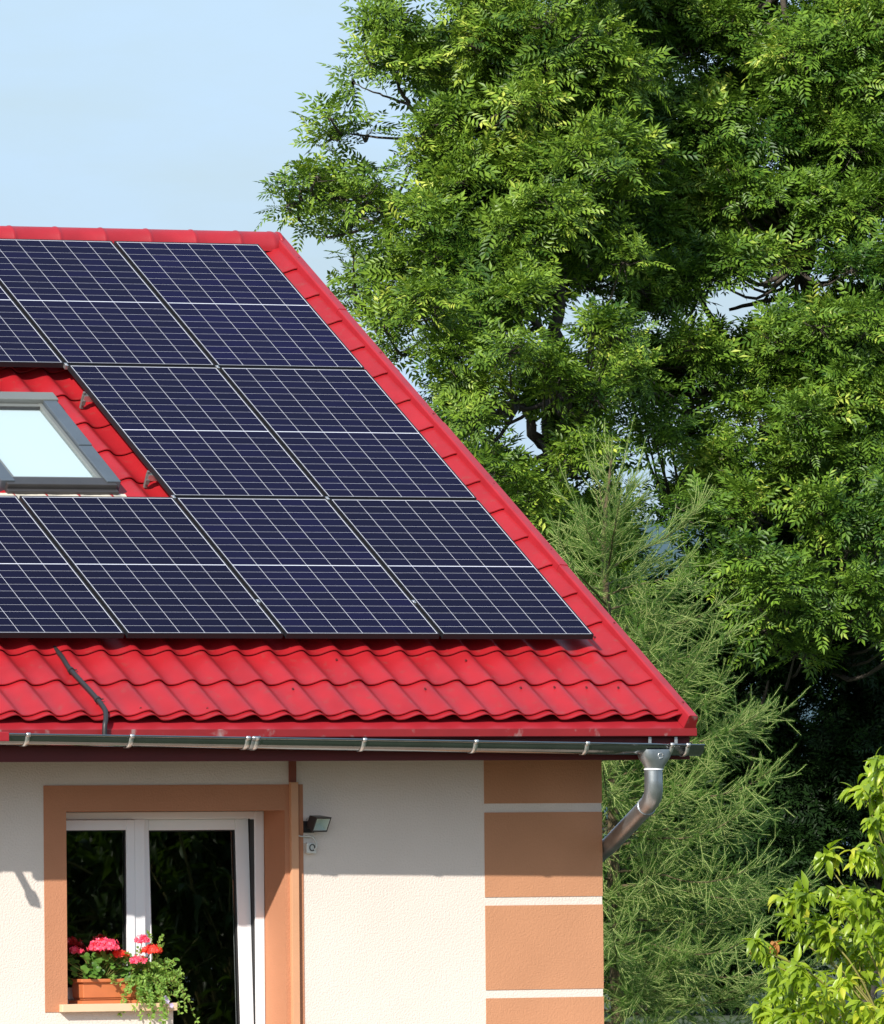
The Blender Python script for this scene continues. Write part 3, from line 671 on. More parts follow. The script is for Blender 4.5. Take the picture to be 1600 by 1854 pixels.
def flower_head(mb, c, r_, flat, nf, rng, ps=.0125):
    for _ in range(nf):
        d = unit(rng); d.z = abs(d.z)*.72+.28*d.z; q_ = rng.uniform(.78, 1.12)
        p = Vector(c)+Vector((d.x*r_, d.y*r_, d.z*r_*flat))*q_; n = (d+unit(rng)*.6).normalized(); a, b = frame_of(n, rng)
        for k in range(5):
            an = 2*math.pi*k/5; u = a*math.cos(an)+b*math.sin(an); w_ = n.cross(u)
            s_ = ps*rng.uniform(.85, 1.2)
            mb.add([p, p+u*s_*.6+w_*s_*.42+n*.002, p+u*s_*1.15+w_*s_*.25+n*.004, p+u*s_*1.15-w_*s_*.25+n*.004, p+u*s_*.6-w_*s_*.42+n*.002], [(0, 1, 2, 3, 4)])
def round_leaf(mb, c, n, s_, rng):
    a, b = frame_of(n, rng); vs = [Vector(c)]; K = 14
    for k in range(K):
        an = 2*math.pi*k/K; rr_ = s_*(1+.10*math.cos(an*5)) * (.55 if k == 0 else 1)
        vs.append(Vector(c)+a*math.cos(an)*rr_+b*math.sin(an)*rr_+n*(.12*s_*math.cos(an*3)+.15*s_))
    mb.add(vs, [(0, 1+k, 1+(k+1) % K) for k in range(K)], True)
rng = random.Random(11)
def geranium(label, cx_, heads, nleaf, spread, zc):
    t = thing('geranium', label, 'potted flower', (cx_, .12, SZ+.13), 'geraniums in the window box')
    st = MB(); lv = MB()
    for (hx, hy, hz, r_, fl_, nf, mt) in heads:
        fm = MB(); flower_head(fm, (hx, hy, hz), r_, fl_, nf, rng); fm.build('flower_head', M[mt], t)
        st.tube(catmull([Vector((cx_+rng.uniform(-.03, .03), .12, SZ+.12)), Vector(((cx_+hx)/2, (hy+.12)/2, (SZ+.12+hz)/2+.02)), Vector((hx, hy, hz))], 4), .0022, 6)
    for _ in range(nleaf):
        c = Vector((cx_+rng.gauss(0, spread), .10+rng.uniform(-.09, .06), SZ+.13+rng.uniform(.0, zc)))
        n = Vector((rng.uniform(-.6, .4), rng.uniform(-1.1, .1), rng.uniform(.3, 1))).normalized()
        round_leaf(lv, c, n, rng.uniform(.016, .030), rng)
        st.tube([Vector((cx_+rng.uniform(-.03, .03), .12, SZ+.12)), c], .0014, 5, cap=False)
    lv.build('leaves', M['geraleaf'], t); st.build('stem', M['stem'], t)
geranium('geranium with the large pink red flower head at the left of the window box', -3.30,
         [(-3.318, .03, -1.885, .092, .66, 260, 'petal'), (-3.215, .02, -1.925, .045, .75, 40, 'petal2'), (-3.44, .16, -1.90, .04, .7, 34, 'petal')], 130, .085, .16)
geranium('geranium with three smaller red flower heads against the white mullion', -3.06,
         [(-3.085, -.01, -1.842, .042, .8, 44, 'petal'), (-3.035, -.03, -1.905, .060, .6, 74, 'petal2'), (-3.128, -.04, -1.962, .048, .65, 48, 'petal'), (-3.0, .02, -1.88, .03, .7, 20, 'petal2')], 84, .07, .13)
# trailing plant spilling over the sill
t = thing('trailing_plant', 'light green trailing plant spilling over the right end of the sill', 'potted plant', (-3.02, .05, SZ+.13))
st = MB(); lv = MB(); fw_ = MB()
def small_leaf(mb, c, d, n, L, W_):
    s_ = d.cross(n).normalized(); mb.add([c, c+d*L*.45+s_*W_, c+d*L+n*L*-.1, c+d*L*.45-s_*W_], [(0, 1, 2, 3)])
for k in range(78):
    x0 = -3.04+rng.gauss(0, .05); p = Vector((x0, .04+rng.uniform(-.02, .08), SZ+.14))
    mode = rng.random()
    if mode < .55: dirn = Vector((rng.gauss(.10, .45), -1.0, rng.uniform(-.2, .5))); L = rng.uniform(.12, .36); g = rng.uniform(2.0, 4.5)
    else: dirn = Vector((rng.gauss(.35, .55), rng.uniform(-.8, .0), rng.uniform(.3, 1.2))); L = rng.uniform(.10, .24); g = rng.uniform(.6, 2.2)
    dirn.normalize(); q = [p.copy()]; d = dirn.copy(); steps = 9
    for i in range(steps):
        d = (d+Vector((rng.gauss(0, .14), rng.gauss(0, .08)+(.06 if q[-1].y < -.08 else 0), -g*.10))).normalized(); q.append(q[-1]+d*L/steps)
    st.tube(q, [.0016-.0001*i for i in range(len(q))], 5, cap=False)
    for i in range(2, len(q)):
        for _ in range(4):
            dd = (unit(rng)+Vector((0, -.3, .3))+(q[i]-q[i-1]).normalized()*.5).normalized(); n = (unit(rng)*.6+Vector((-.3, -.8, .5))).normalized()
            small_leaf(lv, q[i]+unit(rng)*.004, dd, n, rng.uniform(.018, .036), rng.uniform(.0055, .0095))
# long wandering shoots
for pts_ in ([(-3.05, .0, SZ+.16), (-3.0, -.03, SZ+.28), (-2.985, -.03, SZ+.36), (-2.955, -.03, SZ+.40)], [(-3.0, 0, SZ+.14), (-2.93, -.05, SZ+.12), (-2.88, -.06, SZ+.17), (-2.86, -.06, SZ+.20)],
             [(-3.1, .02, SZ+.15), (-3.2, -.01, SZ+.13), (-3.28, -.01, SZ+.125), (-3.285, -.01, SZ+.16)], [(-2.98, 0, SZ+.14), (-2.90, -.06, SZ+.04), (-2.875, -.06, SZ+.07)], [(-3.02, 0, SZ+.2), (-3.03, -.02, SZ+.36), (-3.05, -.02, SZ+.42)],
             [(-3.02, -.05, SZ+.1), (-2.97, -.10, SZ-.02), (-2.98, -.10, SZ-.12), (-3.02, -.09, SZ-.16)]):
    q = catmull([Vector(p) for p in pts_], 6); st.tube(q, .0018, 5, cap=False)
    for i in range(4, len(q)):
        for _ in range(2 if i < len(q)-5 else 4): small_leaf(lv, q[i], (unit(rng)+Vector((0, 0, .4))).normalized(), (unit(rng)*.6+Vector((-.3, -.8, .5))).normalized(), rng.uniform(.014, .026), .006)
lv.build('leaves', M['trailleaf'], t); st.build('stem', M['stem'], t)
for c in ((-2.965, -.10, SZ+.01), (-2.94, -.105, SZ-.015), (-2.975, -.09, SZ+.03)):
    fw_ = MB()
    for k in range(5):
        an = 2*math.pi*k/5; u = Vector((math.cos(an), -.2, math.sin(an))); w_ = u.cross(Vector((0, -1, 0))); C0 = Vector(c)
        fw_.add([C0, C0+u*.010+w_*.007, C0+u*.017, C0+u*.010-w_*.007], [(0, 1, 2, 3)])
    fw_.build('blossom', M['lilac'], t)

# ---------------------------------------------------------------- trees
ASH_LEFT = [(24.94,51.66,8.34,0.26),(24.89,51.88,8.40,0.28),(24.61,51.54,7.94,0.18),(25.39,51.85,7.99,0.20),(25.41,51.95,8.10,0.21),(25.27,51.84,8.15,0.19),(25.22,51.84,8.05,0.20),(26.78,54.12,7.97,0.21),(26.81,54.11,8.35,0.19),(26.96,54.04,8.29,0.21),(26.70,54.06,8.08,0.19),(25.05,51.60,7.79,0.21),(25.20,51.87,7.88,0.22),(25.68,50.99,8.09,0.29),(27.28,54.32,8.22,0.27),(26.06,51.49,8.03,0.27),(27.07,53.82,8.29,0.27),(26.01,52.23,7.55,0.16),(25.88,52.22,7.85,0.20),(25.86,52.11,7.83,0.15),(25.84,52.27,7.51,0.15),(26.71,53.35,7.81,0.19),(26.72,53.42,7.80,0.16),(26.70,53.41,7.77,0.19),(26.85,53.38,8.07,0.18),(24.90,52.52,7.76,0.12),(26.16,51.47,8.74,0.21),(26.30,51.44,8.26,0.25),(26.16,51.59,8.49,0.21),(26.33,51.39,8.65,0.24),(25.99,51.13,8.48,0.24),(25.87,50.93,8.29,0.18),(25.74,51.17,8.54,0.23),(25.83,51.18,8.58,0.21),(27.13,52.67,8.53,0.23),(27.30,52.95,8.45,0.19),(27.34,52.82,8.24,0.20),(27.39,52.83,8.42,0.24),(27.18,52.97,8.46,0.23),(26.95,52.95,8.26,0.19),(27.05,53.15,8.27,0.23),(26.91,53.14,8.27,0.18),(25.37,52.57,8.84,0.22),(25.64,52.86,8.87,0.23),(24.61,52.46,7.16,0.17),(24.82,52.15,7.11,0.16),(24.29,51.93,7.28,0.10),(25.35,51.39,6.93,0.17),(25.28,51.10,7.18,0.16),(25.24,51.36,7.04,0.19),(25.34,51.22,6.86,0.15),(25.37,51.27,7.19,0.16),(25.46,51.04,7.32,0.14),(25.45,50.98,7.19,0.17),(25.46,51.28,7.11,0.16),(26.15,51.79,7.40,0.17),(26.00,51.47,7.59,0.17),(26.14,51.77,7.39,0.18),(26.12,51.50,7.69,0.24),(26.71,52.74,7.49,0.19),(26.73,52.87,7.54,0.17),(26.71,52.67,7.68,0.20),(26.55,53.02,7.67,0.17),(26.09,51.50,7.19,0.16),(25.89,51.40,7.29,0.19),(25.92,51.67,7.41,0.19),(25.86,51.76,7.28,0.22),(27.05,53.37,7.96,0.18),(26.94,53.42,7.65,0.18),(27.02,53.22,7.83,0.18),(26.89,53.13,7.80,0.21),(25.50,50.76,6.64,0.15),(25.55,50.76,6.81,0.19),(25.51,51.02,6.73,0.18),(25.65,51.01,6.81,0.19),(26.04,52.19,6.71,0.17),(26.34,52.13,6.73,0.14),(26.07,52.25,6.65,0.15),(26.16,52.41,6.71,0.19),(25.56,51.11,6.56,0.15),(25.78,51.10,6.71,0.15),(25.64,50.98,6.72,0.18),(25.50,51.09,6.65,0.14),(26.99,53.76,7.18,0.15),(26.85,53.76,7.25,0.15),(26.68,53.83,7.08,0.14),(27.05,53.80,7.11,0.16),(24.54,52.62,7.03,0.09),(23.89,52.26,6.28,0.11),(24.11,52.33,6.46,0.16),(24.10,51.89,6.60,0.18),(24.50,52.15,6.42,0.27),(25.97,55.48,6.57,0.30),(25.08,52.76,6.58,0.20),(24.52,51.50,6.36,0.21),(24.74,51.67,6.21,0.23),(25.62,53.06,6.22,0.25),(24.51,53.21,6.20,0.13),(24.60,52.58,5.95,0.14),(24.96,52.75,6.05,0.16),(24.82,51.54,5.92,0.18),(25.16,51.55,6.73,0.14),(24.01,52.58,6.48,0.07),(24.70,50.40,6.01,0.29),(25.34,50.67,6.49,0.19),(25.32,51.00,6.40,0.18),(25.20,50.81,6.32,0.15),(25.45,50.73,6.46,0.16),(25.73,51.88,6.63,0.15),(25.50,51.68,6.55,0.19),(25.71,51.83,6.77,0.17),(25.45,51.63,6.70,0.17),(25.91,51.71,6.52,0.18),(26.08,51.71,6.45,0.14),(25.85,51.82,6.49,0.18),(26.05,51.89,6.61,0.17),(25.89,52.07,6.28,0.16),(25.79,52.19,6.43,0.17),(26.06,52.18,6.35,0.18),(25.71,52.16,6.35,0.18),(24.93,51.21,5.55,0.30),(24.64,51.19,5.28,0.24),(24.87,51.51,5.43,0.26),(25.14,50.31,5.62,0.18),(24.85,50.37,5.58,0.24),(25.04,50.36,5.87,0.18),(25.03,50.53,5.48,0.19),(25.50,51.66,5.30,0.17),(25.62,51.68,5.40,0.17),(25.59,51.65,5.53,0.19),(25.35,51.54,5.63,0.21),(25.71,50.57,5.98,0.18),(25.47,50.80,5.89,0.23),(25.41,50.79,6.04,0.17),(25.71,50.77,5.90,0.23),(27.92,54.75,6.36,0.23),(27.81,55.04,6.44,0.20),(28.08,54.83,6.47,0.18),(27.85,54.90,6.31,0.19),(26.12,52.06,6.23,0.17),(26.48,52.17,6.12,0.21),(26.20,52.23,6.19,0.22),(26.15,52.09,6.26,0.16),(25.42,51.14,5.92,0.21),(25.52,51.20,6.29,0.18),(25.55,51.11,5.94,0.19),(25.67,51.24,6.01,0.17),(26.67,51.45,6.82,0.20),(26.63,51.53,6.92,0.24),(26.59,51.61,6.55,0.24),(26.57,51.36,6.96,0.26),(26.33,50.43,6.69,0.24),(26.29,50.84,6.58,0.22),(26.35,50.63,6.49,0.23),(26.36,50.74,6.82,0.21),(26.29,51.46,6.78,0.22),(26.09,51.25,6.76,0.22),(26.14,51.11,6.77,0.20),(26.05,51.39,6.77,0.20),(25.99,50.61,6.52,0.21),(26.01,50.70,6.63,0.23),(25.92,50.88,6.25,0.24),(26.05,51.02,6.41,0.24),(26.30,50.67,7.49,0.26),(26.28,50.74,7.47,0.20),(26.05,50.37,7.37,0.23),(25.92,50.34,7.39,0.20),(28.67,54.74,7.80,0.26),(28.38,54.67,7.53,0.21),(28.52,54.41,7.75,0.22),(28.48,54.58,7.87,0.24),(27.36,53.28,7.52,0.25),(27.54,53.20,7.55,0.22),(27.49,53.12,7.22,0.25),(27.60,53.07,7.36,0.21),(27.16,52.23,7.20,0.24),(27.24,52.28,7.63,0.26),(27.11,52.49,7.41,0.23),(27.18,52.22,7.53,0.20),(26.39,50.46,8.33,0.27),(26.46,50.37,7.89,0.26),(26.69,50.31,8.16,0.25),(26.29,50.63,8.08,0.27),(28.33,54.40,8.06,0.25),(28.04,54.41,8.11,0.26),(28.33,54.41,8.04,0.26),(28.36,54.00,8.22,0.26),(28.18,53.02,8.29,0.26),(28.26,52.84,8.65,0.27),(27.85,52.81,8.49,0.27),(28.29,52.93,8.45,0.26),(28.36,53.89,8.41,0.28),(28.51,53.83,8.19,0.22),(28.19,53.60,8.05,0.23),(28.59,53.68,8.41,0.29),(26.62,51.29,8.13,0.21),(26.80,51.31,7.94,0.20),(26.49,51.15,8.12,0.24),(26.71,51.11,7.88,0.18),(27.03,51.55,7.85,0.18),(26.70,51.51,7.81,0.20),(26.98,51.46,7.92,0.19),(26.78,51.36,7.85,0.20),(26.33,50.62,7.61,0.22),(26.43,50.53,7.82,0.22),(26.51,50.77,7.53,0.18),(26.62,50.64,7.83,0.17),(27.92,53.19,7.82,0.19),(27.68,53.17,7.98,0.18),(27.66,53.03,7.94,0.21),(27.68,53.08,8.08,0.20),(24.43,51.62,5.72,0.09),(24.85,52.33,5.15,0.18),(24.51,51.03,4.79,0.28),(24.16,49.06,4.94,0.15),(24.10,49.16,5.06,0.18),(24.21,49.24,4.81,0.18),(24.00,49.17,4.99,0.14),(26.08,53.69,5.16,0.20),(26.32,53.54,5.13,0.20),(26.35,53.69,4.98,0.18),(26.15,53.59,5.23,0.18),(25.12,49.97,5.28,0.17),(25.01,50.17,5.26,0.20),(25.21,50.04,5.41,0.22),(25.01,50.25,5.37,0.19),(25.78,50.73,5.56,0.17),(25.59,50.87,5.38,0.22),(25.75,50.94,5.29,0.18),(25.91,50.97,5.47,0.20),(27.11,53.66,5.78,0.19),(27.32,54.00,5.69,0.21),(27.18,53.61,5.66,0.21),(27.33,53.87,5.53,0.21),(26.31,52.68,5.37,0.17),(26.14,52.72,5.19,0.20),(26.33,52.95,5.40,0.18),(26.43,52.78,5.39,0.21),(25.14,51.98,4.50,0.18),(24.47,49.52,4.46,0.19),(24.42,49.53,4.50,0.16),(24.54,49.48,4.31,0.18),(24.56,49.29,4.45,0.20),(25.10,49.65,4.96,0.20),(25.08,49.79,4.78,0.19),(24.95,49.46,4.78,0.22),(25.14,49.58,4.96,0.22),(26.64,52.23,4.93,0.20),(26.42,52.10,4.78,0.17),(26.68,52.21,4.87,0.17),(26.39,51.94,5.01,0.23),(25.84,51.63,4.89,0.16),(26.03,51.47,5.22,0.20),(25.65,51.64,5.09,0.22),(25.69,51.50,5.00,0.20),(25.92,50.00,5.79,0.23),(25.63,49.89,5.83,0.26),(25.65,49.96,5.45,0.25),(25.79,49.90,5.88,0.24),(26.49,51.06,5.55,0.24),(26.58,51.29,5.53,0.23),(26.70,51.15,5.78,0.25),(26.42,51.31,5.80,0.25),(26.67,52.17,5.54,0.23),(26.85,52.52,5.64,0.20),(26.71,52.58,5.75,0.21),(26.96,52.32,5.78,0.23),(26.88,53.11,5.49,0.21),(26.95,53.20,5.92,0.25),(26.89,53.34,5.53,0.22),(27.13,52.98,5.74,0.21),(26.26,49.83,6.02,0.30),(26.03,49.92,5.92,0.22),(25.93,49.61,6.17,0.24),(25.92,50.02,6.05,0.27),(27.98,53.84,6.69,0.29),(28.02,53.64,6.75,0.27),(28.23,53.46,6.49,0.29),(28.29,53.47,6.51,0.23),(27.24,52.29,6.38,0.29),(27.23,52.13,6.73,0.24),(26.90,52.16,6.56,0.29),(27.30,51.90,6.54,0.25),(26.32,50.09,6.49,0.21),(26.67,49.76,6.53,0.22),(26.41,50.17,6.55,0.28),(26.49,49.93,6.76,0.23),(26.98,51.13,7.22,0.26),(27.16,50.89,6.80,0.30),(27.23,51.15,7.00,0.30),(27.21,51.13,6.90,0.31),(27.91,51.71,7.13,0.23),(27.85,51.65,7.08,0.23),(28.13,51.91,7.21,0.26),(27.73,52.16,7.20,0.23),(27.15,50.39,6.82,0.26),(27.07,50.09,6.86,0.23),(26.80,50.13,6.97,0.24),(27.13,50.39,6.81,0.25),(27.40,51.29,7.28,0.27),(27.31,50.85,7.27,0.22),(27.22,51.12,7.45,0.21),(27.31,50.83,7.27,0.24),(24.98,52.73,5.31,0.11),(24.87,52.06,5.46,0.14),(25.05,49.37,4.00,0.15),(24.70,49.50,4.02,0.14),(25.00,49.50,3.91,0.17),(25.02,49.36,4.01,0.19),(26.02,51.77,3.93,0.14),(25.96,51.84,4.13,0.17),(26.05,51.76,4.10,0.14),(25.92,51.89,4.16,0.17),(24.61,49.77,3.85,0.22),(26.05,52.44,4.12,0.21),(24.65,49.17,3.63,0.24),(26.67,53.07,3.75,0.24),(26.78,53.55,3.92,0.24),(26.58,52.99,3.73,0.23),(25.49,48.91,4.29,0.14),(25.52,48.95,4.22,0.14),(25.55,48.65,4.13,0.17),(25.39,48.73,4.28,0.17),(27.03,51.81,4.30,0.18),(27.23,51.92,4.13,0.15),(27.33,51.80,4.20,0.16),(27.14,51.89,4.38,0.16),(27.88,53.37,4.33,0.17),(28.05,53.13,4.46,0.15),(27.91,53.34,4.46,0.17),(27.87,53.25,4.26,0.16),(26.96,51.72,4.26,0.17),(26.95,51.69,3.95,0.15),(26.96,51.85,4.08,0.19),(26.88,51.84,4.17,0.19),(26.00,48.77,4.63,0.21),(26.35,48.87,4.59,0.21),(26.25,48.98,4.68,0.19),(26.34,48.85,4.63,0.22),(24.81,48.80,3.02,0.26),(26.19,51.69,3.04,0.24),(26.30,51.61,3.19,0.24),(25.06,48.91,2.76,0.17),(25.31,48.96,2.75,0.17),(25.21,48.99,2.58,0.16),(25.29,49.08,2.83,0.16),(26.46,51.57,2.68,0.29),(26.38,51.20,2.90,0.29),(27.17,53.24,3.10,0.29),(25.82,48.92,4.03,0.20),(25.77,48.88,4.00,0.16),(26.12,48.82,3.89,0.16),(26.12,48.92,3.90,0.19),(28.91,54.21,4.07,0.16),(28.91,54.32,3.89,0.16),(28.87,54.37,4.22,0.20),(29.14,54.51,4.02,0.19),(26.93,51.49,3.97,0.20),(27.13,51.33,4.11,0.21),(27.13,51.44,3.83,0.15),(26.97,51.43,3.92,0.15),(27.31,51.51,3.74,0.17),(27.30,51.36,3.70,0.19),(27.38,51.36,3.97,0.21),(27.18,51.43,3.99,0.15),(26.84,50.42,5.70,0.31),(26.85,50.33,5.85,0.30),(26.69,50.42,5.68,0.23),(27.11,50.02,5.55,0.28),(28.32,53.34,5.61,0.29),(28.01,53.16,5.56,0.28),(28.22,53.43,5.58,0.24),(28.12,52.95,5.67,0.25),(28.46,52.75,5.75,0.26),(28.81,53.04,5.82,0.26),(28.73,53.12,5.54,0.24),(28.77,53.04,5.91,0.25),(27.15,50.68,7.69,0.26),(27.55,50.56,7.78,0.30),(27.04,50.51,7.92,0.32),(27.18,50.80,7.77,0.32),(28.75,53.18,7.57,0.23),(28.41,52.92,7.63,0.29),(28.51,53.16,7.91,0.23),(28.43,52.97,7.63,0.29),(27.64,51.16,7.89,0.24),(27.58,51.22,8.22,0.26),(27.58,51.34,7.75,0.23),(27.78,51.56,7.96,0.24),(28.86,53.72,7.58,0.24),(29.02,53.53,7.45,0.31),(29.25,53.94,7.71,0.23),(28.92,53.55,7.97,0.32),(25.72,49.39,2.70,0.28),(26.98,51.86,2.69,0.26),(26.99,52.04,2.79,0.26),(25.92,48.88,3.35,0.17),(25.93,48.93,3.11,0.20),(25.86,49.04,3.19,0.15),(26.02,49.07,3.23,0.18),(26.40,49.70,3.53,0.18),(26.40,49.66,3.26,0.16),(26.57,49.56,3.30,0.16),(26.50,49.76,3.46,0.17),(27.92,52.29,3.20,0.14),(28.07,52.09,3.15,0.15),(28.00,52.33,3.29,0.16),(27.89,52.20,3.28,0.19),(27.36,50.58,6.45,0.22),(27.25,50.26,6.28,0.19),(27.36,50.56,6.62,0.19),(27.39,50.20,6.61,0.21),(27.48,51.13,6.65,0.18),(27.59,51.28,6.69,0.21),(27.56,51.18,6.61,0.19),(27.79,51.24,6.76,0.17),(28.75,53.72,6.46,0.24),(28.98,53.76,6.40,0.19),(28.92,53.58,6.30,0.24),(28.87,53.45,6.42,0.22),(27.76,50.41,6.75,0.20),(27.32,50.35,6.76,0.20),(27.47,50.21,6.80,0.18),(27.36,50.38,6.56,0.22),(25.27,49.12,5.05,0.20),(25.39,49.32,5.12,0.18),(25.47,49.05,5.03,0.15),(25.34,49.15,5.00,0.17),(28.27,53.72,5.55,0.15),(28.03,53.93,5.50,0.15),(28.15,53.70,5.68,0.16),(28.24,53.88,5.67,0.19),(28.00,53.68,5.39,0.19),(27.83,53.80,5.38,0.16),(28.02,53.92,5.26,0.17),(28.14,53.84,5.39,0.19),(25.55,49.60,5.24,0.15),(25.71,49.59,5.27,0.17),(25.56,49.54,5.08,0.17),(25.49,49.76,5.25,0.17),(24.76,48.40,4.39,0.27),(26.12,51.35,4.61,0.26),(26.37,51.65,4.43,0.26),(25.95,51.40,3.39,0.19),(26.33,50.35,2.31,0.21),(26.10,50.19,2.41,0.21),(26.25,49.95,2.37,0.22),(26.21,50.12,2.20,0.17),(28.19,53.49,2.41,0.15),(28.38,53.50,2.10,0.19),(28.39,53.67,2.36,0.17),(28.24,53.47,2.12,0.18),(27.74,52.92,2.31,0.16),(27.97,52.93,2.31,0.18),(28.01,53.04,2.42,0.19),(27.81,52.96,2.16,0.16),(26.23,49.87,2.24,0.16),(26.26,49.89,2.23,0.20),(26.21,50.10,2.41,0.17),(26.27,49.97,2.16,0.20),(26.84,49.89,2.50,0.21),(26.83,49.87,2.39,0.19),(26.52,49.99,2.49,0.19),(26.80,50.18,2.41,0.16),(27.18,51.08,2.60,0.19),(27.23,51.15,2.64,0.20),(27.18,51.16,2.76,0.20),(27.26,50.93,2.72,0.18),(27.46,51.18,2.54,0.16),(27.49,51.17,2.51,0.19),(27.59,51.22,2.84,0.18),(27.67,51.13,2.59,0.16),(26.91,50.49,2.43,0.19),(26.95,50.16,2.43,0.20),(27.16,50.39,2.26,0.16),(27.03,50.22,2.19,0.15),(26.78,49.86,1.88,0.22),(26.88,50.17,1.91,0.17),(27.05,49.95,1.72,0.16),(26.93,49.83,1.81,0.17),(29.23,54.06,2.23,0.19),(29.18,54.02,2.35,0.19),(29.10,54.01,2.06,0.20),(29.14,54.10,2.15,0.19),(27.09,50.51,1.75,0.18),(27.06,50.51,1.75,0.16),(26.99,50.46,1.62,0.19),(27.18,50.72,1.70,0.15),(28.44,53.14,1.93,0.17),(28.37,52.90,1.86,0.15),(28.20,52.97,1.75,0.17),(28.39,52.88,1.63,0.21),(25.96,52.86,9.57,0.39),(27.20,55.27,9.81,0.40),(28.15,54.37,9.57,0.66),(28.07,54.21,9.55,0.66),(28.09,52.43,9.21,0.59),(27.38,51.11,9.08,0.58),(27.66,54.13,10.46,0.60),(27.33,53.49,10.39,0.59),(27.16,51.36,10.07,0.65),(28.00,52.93,10.24,0.66)]
